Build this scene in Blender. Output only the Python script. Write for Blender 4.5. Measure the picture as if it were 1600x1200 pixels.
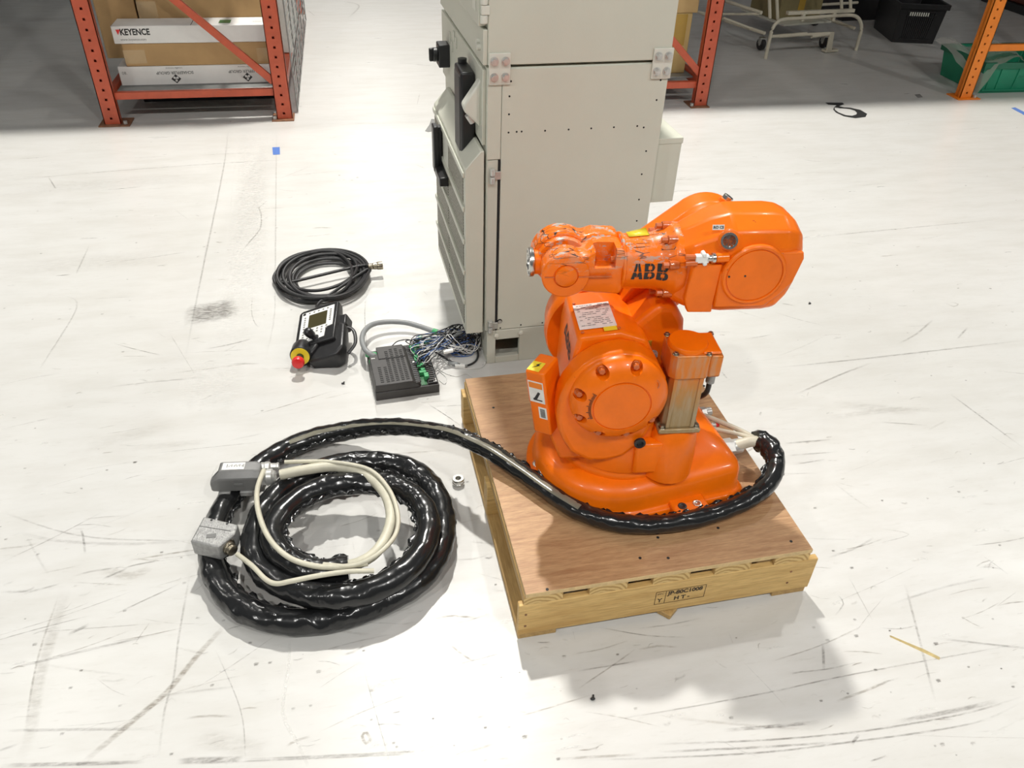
import bpy, bmesh, math, random
import numpy as np
from mathutils import Matrix, Vector

# ------------------------------------------------------------------ camera, world, lamps, exposure
scene = bpy.context.scene
for ob in list(bpy.data.objects):
    bpy.data.objects.remove(ob)
COL = scene.collection
FPX = 1236.33
CR = np.array([0.98282, -0.18204, 0.02873]); CR /= np.linalg.norm(CR)
CW = np.array([0.16252, 0.78190, -0.60184]); CW /= np.linalg.norm(CW)
CR = CR - CW * CR.dot(CW); CR /= np.linalg.norm(CR)
CU = np.cross(CR, CW)
CO = np.array([0.0, 0.0, 1.533])

cam = bpy.data.cameras.new('camera')
cam.sensor_width = 36.0
cam.lens = FPX / 1600 * 36.0
cam.clip_start = 0.05
cam_ob = bpy.data.objects.new('camera', cam)
COL.objects.link(cam_ob)
m = Matrix.Identity(4)
for i in range(3):
    m[i][0] = CR[i]; m[i][1] = CU[i]; m[i][2] = -CW[i]; m[i][3] = CO[i]
cam_ob.matrix_world = m
scene.camera = cam_ob

world = bpy.data.worlds.new('world')
scene.world = world
world.use_nodes = True
wbg = world.node_tree.nodes['Background']
wbg.inputs['Color'].default_value = (0.96, 0.985, 1.0, 1)
wbg.inputs['Strength'].default_value = 0.11

def high_bay(x, y, z, power, size=0.24, col=(1.0, 0.975, 0.92)):
    l = bpy.data.lights.new('ceiling_lamp', 'AREA')
    l.shape = 'DISK'; l.size = size; l.energy = power; l.color = col
    o = bpy.data.objects.new('ceiling_lamp', l)
    o.location = (x, y, z)
    COL.objects.link(o)

# a row of lamps across the hall in front of the racks, more down the aisle, plus a row added behind the camera as fill
high_bay(0.40, 4.75, 6.0, 350)
high_bay(-3.4, 4.9, 6.0, 42)
high_bay(4.2, 4.9, 6.0, 55)
high_bay(-7.2, 4.9, 6.0, 60)
high_bay(8.0, 4.9, 6.0, 60)
high_bay(0.35, 11.0, 6.0, 130)
high_bay(0.30, 18.0, 6.0, 90)
for lx in (-5.3, -1.5, 2.3, 6.1):
    high_bay(lx, -2.6, 6.0, 122, col=(1.0, 0.985, 0.95))

scene.view_settings.view_transform = 'Standard'
scene.view_settings.look = 'None'
scene.view_settings.exposure = 0.34
scene.view_settings.gamma = 1.0
scene.view_settings.use_curve_mapping = False

# ------------------------------------------------------------------ helpers
rng = random.Random(7)

def ray(px, py):
    return CW + CR * (px - 800) / FPX - CU * (py - 600) / FPX

def FL(px, py, z=0.0):
    d = ray(px, py); t = (z - CO[2]) / d[2]
    return Vector(CO + d * t)

def PY(px, py, Y):
    d = ray(px, py); t = (Y - CO[1]) / d[1]
    return Vector(CO + d * t)

def PP(px, py, p0, n):
    d = ray(px, py); p0 = np.array(p0); n = np.array(n)
    t = (p0 - CO).dot(n) / d.dot(n)
    return Vector(CO + d * t)

class MB:
    def __init__(self):
        self.v = []; self.f = []
    def add(self, vs, fs, mat=None):
        b = len(self.v)
        for p in vs:
            p = Vector(p)
            self.v.append(mat @ p if mat else p)
        for f in fs:
            self.f.append([b + i for i in f])
        return self
    def box(self, lo, hi, mat=None):
        x0, y0, z0 = lo; x1, y1, z1 = hi
        vs = [(x0,y0,z0),(x1,y0,z0),(x1,y1,z0),(x0,y1,z0),(x0,y0,z1),(x1,y0,z1),(x1,y1,z1),(x0,y1,z1)]
        fs = [(0,3,2,1),(4,5,6,7),(0,1,5,4),(1,2,6,5),(2,3,7,6),(3,0,4,7)]
        return self.add(vs, fs, mat)
    def cbox(self, c, s, mat=None):
        return self.box([c[i]-s[i]/2 for i in range(3)], [c[i]+s[i]/2 for i in range(3)], mat)
    def cyl(self, p0, p1, r0, r1=None, n=20, mat=None, cap=True):
        if r1 is None: r1 = r0
        p0 = Vector(p0); p1 = Vector(p1); d = (p1 - p0).normalized()
        a = d.orthogonal().normalized(); b = d.cross(a)
        vs = []
        for p, r in ((p0, r0), (p1, r1)):
            for i in range(n):
                t = 2 * math.pi * i / n
                vs.append(p + (a * math.cos(t) + b * math.sin(t)) * r)
        fs = [(i, (i+1) % n, n + (i+1) % n, n + i) for i in range(n)]
        if cap:
            fs += [tuple(range(n-1, -1, -1)), tuple(range(n, 2*n))]
        return self.add(vs, fs, mat)
    def lathe(self, prof, p0, axis, n=48, mat=None):
        # prof: list of (radius, distance along axis)
        d = Vector(axis).normalized(); p0 = Vector(p0)
        a = d.orthogonal().normalized(); b = d.cross(a)
        vs = []; fs = []
        for r, h in prof:
            for i in range(n):
                t = 2 * math.pi * i / n
                vs.append(p0 + d * h + (a * math.cos(t) + b * math.sin(t)) * max(r, 1e-5))
        for k in range(len(prof)-1):
            for i in range(n):
                fs.append((k*n+i, k*n+(i+1) % n, (k+1)*n+(i+1) % n, (k+1)*n+i))
        fs.append(tuple(range(n-1, -1, -1)))
        fs.append(tuple((len(prof)-1)*n + i for i in range(n)))
        return self.add(vs, fs, mat)
    def prism(self, poly, h0, h1, plane='xy', mat=None):
        def P(u, v, h):
            return {'xy': (u, v, h), 'xz': (u, h, v), 'yz': (h, u, v)}[plane]
        n = len(poly)
        vs = [P(u, v, h0) for u, v in poly] + [P(u, v, h1) for u, v in poly]
        fs = [(i, (i+1) % n, n + (i+1) % n, n + i) for i in range(n)]
        fs += [tuple(range(n-1, -1, -1)), tuple(range(n, 2*n))]
        return self.add(vs, fs, mat)
    def loft(self, secs, mat=None, cap=True):
        n = len(secs[0]); vs = [p for s in secs for p in s]; fs = []
        for k in range(len(secs)-1):
            for i in range(n):
                fs.append((k*n+i, k*n+(i+1) % n, (k+1)*n+(i+1) % n, (k+1)*n+i))
        if cap:
            fs.append(tuple(range(n-1, -1, -1)))
            fs.append(tuple((len(secs)-1)*n + i for i in range(n)))
        return self.add(vs, fs, mat)
    def sphere(self, c, r, nu=20, nv=12, sc=(1,1,1), mat=None):
        vs = []; fs = []
        c = Vector(c)
        for j in range(nv+1):
            th = math.pi * j / nv
            for i in range(nu):
                t = 2*math.pi*i/nu
                vs.append(c + Vector((r*sc[0]*math.sin(th)*math.cos(t), r*sc[1]*math.sin(th)*math.sin(t), r*sc[2]*math.cos(th))))
        for j in range(nv):
            for i in range(nu):
                fs.append((j*nu+i, (j+1)*nu+i, (j+1)*nu+(i+1) % nu, j*nu+(i+1) % nu))
        return self.add(vs, fs, mat)
    def tube(self, pts, r, n=10, step=None, wr=None, flat=1.0, mat=None):
        P = resample(pts, step or max(r*0.8, 0.004))
        m_ = len(P)
        T = [(P[min(i+1, m_-1)] - P[max(i-1, 0)]).normalized() for i in range(m_)]
        up = Vector((0, 0, 1))
        vs = []; fs = []
        for i in range(m_):
            s = T[i].cross(up)
            if s.length < 0.15: s = T[i].cross(Vector((0, 1, 0)))
            s.normalize(); u = s.cross(T[i]).normalized()
            for k in range(n):
                t = 2*math.pi*k/n
                rr = r if not callable(r) else r(i/(m_-1))
                if wr: rr *= wr(i, k, n)
                vs.append(P[i] + s*math.cos(t)*rr + u*math.sin(t)*rr*flat)
        for i in range(m_-1):
            for k in range(n):
                fs.append((i*n+k, i*n+(k+1) % n, (i+1)*n+(k+1) % n, (i+1)*n+k))
        fs.append(tuple(range(n-1, -1, -1))); fs.append(tuple((m_-1)*n+k for k in range(n)))
        return self.add(vs, fs, mat)

def resample(pts, step):
    P = [Vector(p) for p in pts]
    if len(P) == 2:
        n = max(2, int((P[1]-P[0]).length/step)+1)
        n = min(n, 400)
        return [P[0].lerp(P[1], i/(n-1)) for i in range(n)]
    out = []
    Q = [P[0]*2-P[1]] + P + [P[-1]*2-P[-2]]
    for i in range(1, len(Q)-2):
        p0, p1, p2, p3 = Q[i-1], Q[i], Q[i+1], Q[i+2]
        n = max(2, int((p2-p1).length/step))
        for k in range(n):
            t = k/n
            out.append(0.5*((2*p1)+(-p0+p2)*t+(2*p0-5*p1+4*p2-p3)*t*t+(-p0+3*p1-3*p2+p3)*t**3))
    out.append(P[-1])
    return out

def link(o, parent=None):
    COL.objects.link(o)
    if parent is not None:
        o.parent = parent
    return o

def build(name, mb, mat, parent=None, bevel=0.0, seg=2, sharp=38, flat=False, fixn=True, blim=35):
    me = bpy.data.meshes.new(name)
    me.from_pydata([tuple(p) for p in mb.v], [], mb.f)
    if fixn:
        bm = bmesh.new(); bm.from_mesh(me)
        bmesh.ops.recalc_face_normals(bm, faces=bm.faces)
        bm.to_mesh(me); bm.free()
    me.materials.append(mat)
    if not flat:
        me.polygons.foreach_set('use_smooth', [True]*len(me.polygons))
        me.set_sharp_from_angle(angle=math.radians(sharp))
    me.update()
    o = bpy.data.objects.new(name, me)
    link(o, parent)
    if bevel > 0:
        b = o.modifiers.new('bevel', 'BEVEL')
        b.width = bevel; b.segments = seg; b.limit_method = 'ANGLE'; b.angle_limit = math.radians(blim)
        b.harden_normals = False
    return o

def apply_mods(o):
    dg = bpy.context.evaluated_depsgraph_get(); dg.update()
    me = bpy.data.meshes.new_from_object(o.evaluated_get(dg))
    o.modifiers.clear(); o.data = me
    return o

def cut(o, cutter, sharp=38):
    c = build('cutter', cutter, o.data.materials[0], o.parent)
    b = o.modifiers.new('cut', 'BOOLEAN'); b.operation = 'DIFFERENCE'; b.object = c; b.solver = 'EXACT'
    bpy.context.view_layer.update()
    apply_mods(o)
    bpy.data.objects.remove(c)
    me = o.data
    me.polygons.foreach_set('use_smooth', [True]*len(me.polygons))
    me.set_sharp_from_angle(angle=math.radians(sharp))
    return o

def tag(o, label, cat=None, group=None, kind=None):
    if label: o['label'] = label
    if cat: o['category'] = cat
    if group: o['group'] = group
    if kind: o['kind'] = kind
    return o

def thing(name, label, cat, loc=(0,0,0), rz=0.0, group=None):
    o = bpy.data.objects.new(name, None)
    o.empty_display_size = 0.05
    o.location = loc; o.rotation_euler = (0, 0, rz)
    link(o)
    return tag(o, label, cat, group)

_tc = {}
def text_geo(s, size, bold=0.0):
    key = (s, size, bold)
    if key not in _tc:
        cu = bpy.data.curves.new('lettering', 'FONT')
        cu.body = s; cu.size = size; cu.offset = bold; cu.align_x = 'CENTER'; cu.align_y = 'CENTER'
        cu.resolution_u = 3
        o = bpy.data.objects.new('lettering', cu); COL.objects.link(o)
        bpy.context.view_layer.update()
        dg = bpy.context.evaluated_depsgraph_get()
        me = bpy.data.meshes.new_from_object(o.evaluated_get(dg))
        _tc[key] = ([v.co.copy() for v in me.vertices], [list(p.vertices) for p in me.polygons])
        bpy.data.objects.remove(o); bpy.data.curves.remove(cu); bpy.data.meshes.remove(me)
    return _tc[key]

def frame(o, ex, ey):
    # 4x4 from an origin and two axes (text plane)
    ex = Vector(ex).normalized(); ey = Vector(ey); ey = (ey - ex*ey.dot(ex)).normalized(); ez = ex.cross(ey)
    M_ = Matrix.Identity(4)
    for i in range(3):
        M_[i][0] = ex[i]; M_[i][1] = ey[i]; M_[i][2] = ez[i]; M_[i][3] = Vector(o)[i]
    return M_

def lettering(s, size, o, ex, ey, mat, parent, bold=0.0, sx=1.0, name='lettering'):
    v, f = text_geo(s, size, bold)
    fr = frame(o, ex, ey) @ Matrix.Diagonal((sx, 1, 1, 1))
    mb = MB(); mb.add(v, f, fr)
    return build(name, mb, mat, parent, flat=True, fixn=False)

# ------------------------------------------------------------------ materials
def new_mat(name):
    m_ = bpy.data.materials.new(name); m_.use_nodes = True
    nt = m_.node_tree
    return m_, nt, nt.nodes['Principled BSDF']

def noise(nt, scale, detail=4, rough=0.55, vec=None, dist=0.0):
    n = nt.nodes.new('ShaderNodeTexNoise')
    n.inputs['Scale'].default_value = scale; n.inputs['Detail'].default_value = detail
    n.inputs['Roughness'].default_value = rough; n.inputs['Distortion'].default_value = dist
    if vec: nt.links.new(vec, n.inputs['Vector'])
    return n.outputs['Fac']

def ramp(nt, fac, stops):
    r = nt.nodes.new('ShaderNodeValToRGB')
    nt.links.new(fac, r.inputs['Fac'])
    els = r.color_ramp.elements
    while len(els) < len(stops): els.new(0.5)
    for e, (p, c) in zip(els, stops):
        e.position = p; e.color = (c[0], c[1], c[2], 1) if len(c) == 3 else c
    return r.outputs['Color']

def coords(nt, scale=(1,1,1), kind='Object', rot=(0,0,0)):
    t = nt.nodes.new('ShaderNodeTexCoord'); mp = nt.nodes.new('ShaderNodeMapping')
    mp.inputs['Scale'].default_value = scale; mp.inputs['Rotation'].default_value = rot
    nt.links.new(t.outputs[kind], mp.inputs['Vector'])
    return mp.outputs['Vector']

def mixc(nt, fac, a, b, mode='MIX'):
    x = nt.nodes.new('ShaderNodeMix'); x.data_type = 'RGBA'; x.blend_type = mode
    for sock, val in ((x.inputs['Factor'], fac), (x.inputs[6], a), (x.inputs[7], b)):
        if isinstance(val, (int, float)): sock.default_value = val
        elif isinstance(val, tuple): sock.default_value = (val[0], val[1], val[2], 1)
        else: nt.links.new(val, sock)
    return x.outputs[2]

def bump(nt, b, h, strength=0.2, dist=0.01):
    n = nt.nodes.new('ShaderNodeBump')
    n.inputs['Strength'].default_value = strength; n.inputs['Distance'].default_value = dist
    nt.links.new(h, n.inputs['Height']); nt.links.new(n.outputs['Normal'], b.inputs['Normal'])

def pbr(name, col, rough=0.5, metal=0.0, var=0.12, vs=12, bmp=0.0, bs=80, coat=0.0, spec=0.5, em=None):
    m_, nt, b = new_mat(name)
    v = coords(nt)
    c2 = tuple(max(0, c*(1-var)) for c in col); c3 = tuple(min(1, c*(1+var*0.6)) for c in col)
    nt.links.new(ramp(nt, noise(nt, vs, 5, 0.6, v), [(0.3, c2), (0.7, c3)]), b.inputs['Base Color'])
    b.inputs['Roughness'].default_value = rough; b.inputs['Metallic'].default_value = metal
    b.inputs['Specular IOR Level'].default_value = spec
    if coat:
        b.inputs['Coat Weight'].default_value = coat; b.inputs['Coat Roughness'].default_value = 0.08
    if bmp:
        bump(nt, b, noise(nt, bs, 3, 0.6, v), bmp, 0.004)
    return m_

def wood(name, c1, c2, axis='y', scale=7.0, rough=0.6, knots=False):
    m_, nt, b = new_mat(name)
    s = {'x': (1.2, 14, 14), 'y': (14, 1.2, 14), 'z': (14, 14, 1.2)}[axis]
    v = coords(nt, s)
    n1 = noise(nt, scale, 6, 0.65, v, 0.6)
    n2 = noise(nt, scale*5, 3, 0.6, v)
    n3 = noise(nt, 2.3, 2, 0.5, coords(nt))
    c = ramp(nt, n1, [(0.3, c2), (0.55, c1), (0.75, tuple(min(1, x*1.12) for x in c1))])
    c = mixc(nt, ramp(nt, n2, [(0.42, (0,0,0)), (0.75, (0.55,0.55,0.55))]), c, tuple(x*0.62 for x in c2))
    c = mixc(nt, ramp(nt, n3, [(0.35, (0,0,0)), (0.7, (0.35,0.35,0.35))]), c, tuple(x*0.8 for x in c2))
    nt.links.new(c, b.inputs['Base Color'])
    b.inputs['Roughness'].default_value = rough
    bump(nt, b, n2, 0.15, 0.002)
    return m_

def orange_paint(name, col=(0.90, 0.170, 0.002), wear=0.0):
    m_, nt, b = new_mat(name)
    v = coords(nt)
    n = noise(nt, 9, 5, 0.6, v)
    c = ramp(nt, n, [(0.3, tuple(x*0.86 for x in col)), (0.7, tuple(min(1, x*1.08) for x in col))])
    chips = ramp(nt, noise(nt, 55, 4, 0.7, v), [(0.70, (0,0,0)), (0.74, (0.8,0.8,0.8))])
    c = mixc(nt, chips, c, (0.25, 0.05, 0.01))
    if wear:
        # scuffed paint: pinkish primer patches, dark scratches and bare metal, on the upper edges
        geo = nt.nodes.new('ShaderNodeNewGeometry')
        sx = nt.nodes.new('ShaderNodeSeparateXYZ'); nt.links.new(v, sx.inputs[0])
        zr = nt.nodes.new('ShaderNodeMapRange'); zr.inputs[1].default_value = 0.575; zr.inputs[2].default_value = 0.625
        nt.links.new(sx.outputs['Z'], zr.inputs[0])
        def mul(a_, b_):
            mm = nt.nodes.new('ShaderNodeMath'); mm.operation = 'MULTIPLY'
            nt.links.new(a_, mm.inputs[0])
            if isinstance(b_, float): mm.inputs[1].default_value = b_
            else: nt.links.new(b_, mm.inputs[1])
            return mm.outputs[0]
        pr = ramp(nt, noise(nt, 22, 5, 0.7, v), [(0.5, (0,0,0)), (0.58, (0.75,0.75,0.75))])
        c = mixc(nt, mul(pr, zr.outputs[0]), c, (0.70, 0.28, 0.14))
        mt = ramp(nt, noise(nt, 30, 6, 0.75, coords(nt, (1, 1.6, 2.5))), [(0.565, (0,0,0)), (0.59, (1,1,1))])
        mtz = mul(mt, zr.outputs[0])
        c = mixc(nt, mtz, c, (0.42, 0.40, 0.36))
        vo = nt.nodes.new('ShaderNodeTexVoronoi'); vo.feature = 'DISTANCE_TO_EDGE'; vo.inputs['Scale'].default_value = 38
        vo.inputs['Randomness'].default_value = 1.0
        nt.links.new(coords(nt, (0.35, 1.6, 2.2), rot=(0.2, 0.25, 0.5)), vo.inputs['Vector'])
        sc = ramp(nt, vo.outputs['Distance'], [(0.02, (1,1,1)), (0.05, (0,0,0))])
        brk = ramp(nt, noise(nt, 26, 2, 0.5, v), [(0.52, (0,0,0)), (0.56, (1,1,1))])
        c = mixc(nt, mul(mul(sc, brk), zr.outputs[0]), c, (0.035, 0.025, 0.02))
    nt.links.new(c, b.inputs['Base Color'])
    b.inputs['Roughness'].default_value = 0.34
    b.inputs['Specular IOR Level'].default_value = 0.28; b.inputs['Coat Weight'].default_value = 0.14; b.inputs['Coat Roughness'].default_value = 0.1
    bump(nt, b, noise(nt, 160, 2, 0.5, v), 0.06, 0.002)
    return m_

M = {}
M['orange'] = orange_paint('orange_paint')
M['orange_worn'] = orange_paint('orange_paint_scuffed', wear=1.0)
M['orange_bolt'] = pbr('orange_painted_bolt', (0.62, 0.13, 0.02), 0.35, 0, 0.25, 60, coat=0.3)

def faded():
    m_, nt, b = new_mat('faded_orange_metal')
    v = coords(nt)
    sx = nt.nodes.new('ShaderNodeSeparateXYZ'); nt.links.new(v, sx.inputs[0])
    n = noise(nt, 14, 5, 0.65, v)
    ad = nt.nodes.new('ShaderNodeMath'); ad.operation = 'MULTIPLY_ADD'
    nt.links.new(n, ad.inputs[0]); ad.inputs[1].default_value = 0.10; nt.links.new(sx.outputs['Z'], ad.inputs[2])
    c = ramp(nt, ad.outputs[0], [(0.34, (0.34, 0.235, 0.11)), (0.385, (0.46, 0.22, 0.06)), (0.43, (0.66, 0.19, 0.02))])
    n2 = noise(nt, 30, 4, 0.6, coords(nt, (3, 3, 0.5)))
    c = mixc(nt, ramp(nt, n2, [(0.45, (0,0,0)), (0.7, (0.5,0.5,0.5))]), c, (0.42, 0.36, 0.26))
    nt.links.new(c, b.inputs['Base Color'])
    b.inputs['Roughness'].default_value = 0.32; b.inputs['Metallic'].default_value = 0.25
    return m_
M['faded'] = faded()
M['steel'] = pbr('bright_steel', (0.62, 0.61, 0.58), 0.25, 1.0, 0.2, 40)
M['zinc'] = pbr('zinc_bolt', (0.60, 0.60, 0.57), 0.35, 0.5, 0.15, 60)
M['cast'] = pbr('cast_grey', (0.34, 0.34, 0.33), 0.45, 0.35, 0.25, 90, 0.4, 220)
M['cast_dark'] = pbr('painted_grey_metal', (0.175, 0.175, 0.17), 0.42, 0.1, 0.1, 30, 0.05, 200)
M['brass'] = pbr('tarnished_gland', (0.33, 0.29, 0.22), 0.3, 0.9, 0.3, 60)
M['black'] = pbr('black_plastic', (0.016, 0.016, 0.017), 0.38, 0, 0.2, 30, 0.05, 150)
M['black_flat'] = pbr('dark_cavity', (0.010, 0.010, 0.010), 0.8, 0, 0.1)
M['iobox'] = pbr('anthracite_plastic', (0.055, 0.052, 0.050), 0.5, 0, 0.12, 20, 0.05, 200)
M['rubber'] = pbr('black_cable_rubber', (0.022, 0.022, 0.023), 0.42, 0, 0.2, 30)
M['white'] = pbr('white_plastic', (0.80, 0.80, 0.77), 0.45, 0, 0.05)
M['label'] = pbr('white_label', (0.78, 0.77, 0.73), 0.5, 0, 0.1, 60)
M['ink'] = pbr('black_ink', (0.020, 0.020, 0.020), 0.55, 0, 0.1)
M['ink_grey'] = pbr('grey_ink', (0.22, 0.22, 0.21), 0.6, 0, 0.2)
M['ink_brown'] = pbr('stamp_ink', (0.05, 0.035, 0.02), 0.7, 0, 0.3, 200)
M['yellow'] = pbr('yellow_plastic', (0.85, 0.66, 0.03), 0.4, 0, 0.08)
M['olive'] = pbr('dull_yellow_sticker', (0.42, 0.26, 0.02), 0.4, 0, 0.1)
M['red'] = pbr('red_plastic', (0.72, 0.02, 0.02), 0.35, 0, 0.1, coat=0.2)
M['cream'] = pbr('cream_cable_jacket', (0.58, 0.555, 0.44), 0.45, 0, 0.14, 25)
M['pale_band'] = pbr('pale_sleeve_band', (0.20, 0.19, 0.145), 0.22, 0, 0.2, 25)
M['greycable'] = pbr('grey_cable_jacket', (0.27, 0.28, 0.28), 0.45, 0, 0.1)
M['green'] = pbr('green_terminal', (0.06, 0.38, 0.14), 0.4, 0, 0.2, 60)
M['green_pcb'] = pbr('green_circuit_board', (0.035, 0.16, 0.06), 0.4, 0, 0.3, 120)
M['lcd'] = pbr('dark_olive_screen', (0.060, 0.052, 0.022), 0.25, 0, 0.05)
M['blue_wire'] = pbr('blue_wire', (0.05, 0.12, 0.33), 0.45, 0, 0.2)
M['white_wire'] = pbr('white_wire', (0.72, 0.72, 0.70), 0.45, 0, 0.1)
M['cab'] = pbr('beige_cabinet_paint', (0.605, 0.61, 0.52), 0.42, 0, 0.03, 4, 0.08, 350)
M['cab_lt'] = pbr('light_cabinet_paint', (0.69, 0.69, 0.61), 0.4, 0, 0.03, 4)
M['cab_pl'] = pbr('beige_plinth_paint', (0.565, 0.565, 0.485), 0.5, 0, 0.05, 5, 0.08, 300)
def mesh_mat():
    m_, nt, b = new_mat('perforated_door_sheet')
    vo = nt.nodes.new('ShaderNodeTexVoronoi'); vo.inputs['Scale'].default_value = 110; vo.inputs['Randomness'].default_value = 0.15
    nt.links.new(coords(nt), vo.inputs['Vector'])
    c = ramp(nt, vo.outputs['Distance'], [(0.34, (0.06, 0.055, 0.04)), (0.52, (0.36, 0.345, 0.26))])
    nt.links.new(c, b.inputs['Base Color']); b.inputs['Roughness'].default_value = 0.5
    return m_
M['perf'] = mesh_mat()
M['rack_red'] = pbr('red_rack_paint', (0.50, 0.085, 0.035), 0.42, 0, 0.14, 14, coat=0.1)
M['rack_orange'] = pbr('orange_rack_paint', (0.86, 0.23, 0.015), 0.4, 0, 0.08, 14, coat=0.1)
M['rust'] = pbr('rusty_foot_plate', (0.27, 0.13, 0.07), 0.7, 0.2, 0.4, 40)
M['deck_steel'] = pbr('grey_shelf_steel', (0.30, 0.31, 0.30), 0.4, 0.4, 0.2, 20)
M['carton'] = pbr('brown_cardboard', (0.42, 0.265, 0.115), 0.75, 0, 0.10, 6, 0.08, 120)
M['carton_lt'] = pbr('tan_cardboard', (0.50, 0.34, 0.15), 0.72, 0, 0.10, 6, 0.08, 120)
M['carton_ylw'] = pbr('yellowish_cardboard', (0.52, 0.37, 0.15), 0.7, 0, 0.08, 6)
M['carton_wht'] = pbr('white_cardboard', (0.72, 0.71, 0.68), 0.6, 0, 0.06, 8, 0.05, 90)
M['tape'] = pbr('packing_tape', (0.47, 0.33, 0.17), 0.25, 0, 0.08, 10)
M['tape_ylw'] = pbr('yellow_packing_tape', (0.42, 0.26, 0.04), 0.25, 0, 0.1, 10)
M['tape_green'] = pbr('green_tape', (0.07, 0.19, 0.07), 0.4, 0, 0.1)
M['blue_print'] = pbr('blue_print', (0.04, 0.08, 0.22), 0.5, 0, 0.08)
M['blue_tape'] = pbr('blue_tape', (0.09, 0.19, 0.52), 0.6, 0, 0.12, 60)
M['trolley'] = pbr('cream_trolley_tube', (0.58, 0.54, 0.43), 0.4, 0, 0.08, 10)
M['dgreen'] = pbr('green_crate_plastic', (0.010, 0.235, 0.125), 0.45, 0, 0.1, 8)
M['dgreen_rim'] = pbr('dark_green_crate_rim', (0.010, 0.13, 0.07), 0.45, 0, 0.1, 8)
M['ply'] = wood('plywood_face', (0.56, 0.34, 0.17), (0.38, 0.195, 0.09), 'x', 6.0, 0.5)
M['ply_edge'] = pbr('plywood_edge', (0.66, 0.48, 0.24), 0.7, 0, 0.15, 80)
M['pine_x'] = wood('pine_stringer', (0.72, 0.49, 0.19), (0.54, 0.32, 0.10), 'x', 4.0, 0.6)
M['pine_y'] = wood('pine_board', (0.55, 0.36, 0.14), (0.40, 0.24, 0.08), 'y', 4.0, 0.6)
def grain_end():
    m_, nt, b = new_mat('pine_end_grain')
    w = nt.nodes.new('ShaderNodeTexWave'); w.wave_type = 'RINGS'; w.rings_direction = 'Y'
    w.inputs['Scale'].default_value = 30; w.inputs['Distortion'].default_value = 4.0; w.inputs['Detail'].default_value = 2
    w.inputs['Detail Scale'].default_value = 1.0
    ge = coords(nt); ge.node.inputs['Location'].default_value = (.012, 0, .045)
    nt.links.new(ge, w.inputs['Vector'])
    c = ramp(nt, w.outputs['Fac'], [(0.2, (0.44, 0.27, 0.09)), (0.6, (0.66, 0.47, 0.20))])
    nt.links.new(c, b.inputs['Base Color']); b.inputs['Roughness'].default_value = 0.65
    return m_
M['pine_end'] = grain_end()
M['splinter'] = pbr('pale_wood', (0.66, 0.52, 0.24), 0.6, 0, 0.2, 60)

def sleeve():
    m_, nt, b = new_mat('black_plastic_sleeve')
    v = coords(nt)
    b.inputs['Base Color'].default_value = (0.012, 0.0125, 0.013, 1)
    b.inputs['Roughness'].default_value = 0.20
    b.inputs['Specular IOR Level'].default_value = 0.6
    a = noise(nt, 18, 2, 0.5, v, 0.8)
    vo = nt.nodes.new('ShaderNodeTexVoronoi'); vo.feature = 'SMOOTH_F1'; vo.inputs['Scale'].default_value = 30; vo.inputs['Smoothness'].default_value = 0.25
    nt.links.new(v, vo.inputs['Vector'])
    ad = nt.nodes.new('ShaderNodeMath'); ad.operation = 'ADD'
    nt.links.new(a, ad.inputs[0]); nt.links.new(vo.outputs['Distance'], ad.inputs[1])
    mk = ramp(nt, noise(nt, 3.2, 2, 0.5, v), [(0.42, (0.15,0.15,0.15)), (0.62, (1,1,1))])
    ml = nt.nodes.new('ShaderNodeMath'); ml.operation = 'MULTIPLY'
    nt.links.new(ad.outputs[0], ml.inputs[0]); nt.links.new(mk, ml.inputs[1])
    bump(nt, b, ml.outputs[0], 0.55, 0.012)
    return m_
M['sleeve'] = sleeve()

def floor_mat():
    m_, nt, b = new_mat('white_epoxy_floor')
    v = coords(nt)
    n1 = noise(nt, 0.7, 4, 0.6, v)
    n2 = noise(nt, 7, 6, 0.65, coords(nt, (0.5, 1.8, 1)))
    n3 = noise(nt, 60, 3, 0.6, coords(nt, (0.35, 2.0, 1)))
    c = ramp(nt, n1, [(0.3, (0.590, 0.582, 0.552)), (0.7, (0.655, 0.650, 0.628))])
    c = mixc(nt, ramp(nt, n2, [(0.42, (0,0,0)), (0.72, (0.55,0.55,0.55))]), c, (0.52, 0.505, 0.465))
    c = mixc(nt, ramp(nt, n3, [(0.60, (0,0,0)), (0.78, (0.35,0.35,0.35))]), c, (0.44, 0.42, 0.38))
    nt.links.new(c, b.inputs['Base Color'])
    r = ramp(nt, n2, [(0.3, (0.27,0.27,0.27)), (0.7, (0.38,0.38,0.38))])
    nt.links.new(r, b.inputs['Roughness'])
    b.inputs['Specular IOR Level'].default_value = 0.38
    bump(nt, b, noise(nt, 3.5, 2, 0.5, v), 0.05, 0.02)
    return m_
M['floor'] = floor_mat()

def mark_mat(name, col, rough=0.5):
    m_, nt, b = new_mat(name)
    out = nt.nodes['Material Output']
    at = nt.nodes.new('ShaderNodeAttribute'); at.attribute_name = 'cover'
    n = noise(nt, 70, 4, 0.7, coords(nt, (0.5, 1.5, 1)))
    brk = ramp(nt, n, [(0.36, (0.12,0.12,0.12)), (0.62, (0.82,0.82,0.82))])
    mu = nt.nodes.new('ShaderNodeMath'); mu.operation = 'MULTIPLY'; mu.use_clamp = True
    nt.links.new(at.outputs['Fac'], mu.inputs[0]); nt.links.new(brk, mu.inputs[1])
    b.inputs['Base Color'].default_value = (*col, 1); b.inputs['Roughness'].default_value = rough
    tr = nt.nodes.new('ShaderNodeBsdfTransparent'); mx = nt.nodes.new('ShaderNodeMixShader')
    nt.links.new(mu.outputs[0], mx.inputs['Fac']); nt.links.new(tr.outputs[0], mx.inputs[1]); nt.links.new(b.outputs[0], mx.inputs[2])
    nt.links.new(mx.outputs[0], out.inputs['Surface'])
    return m_
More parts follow.
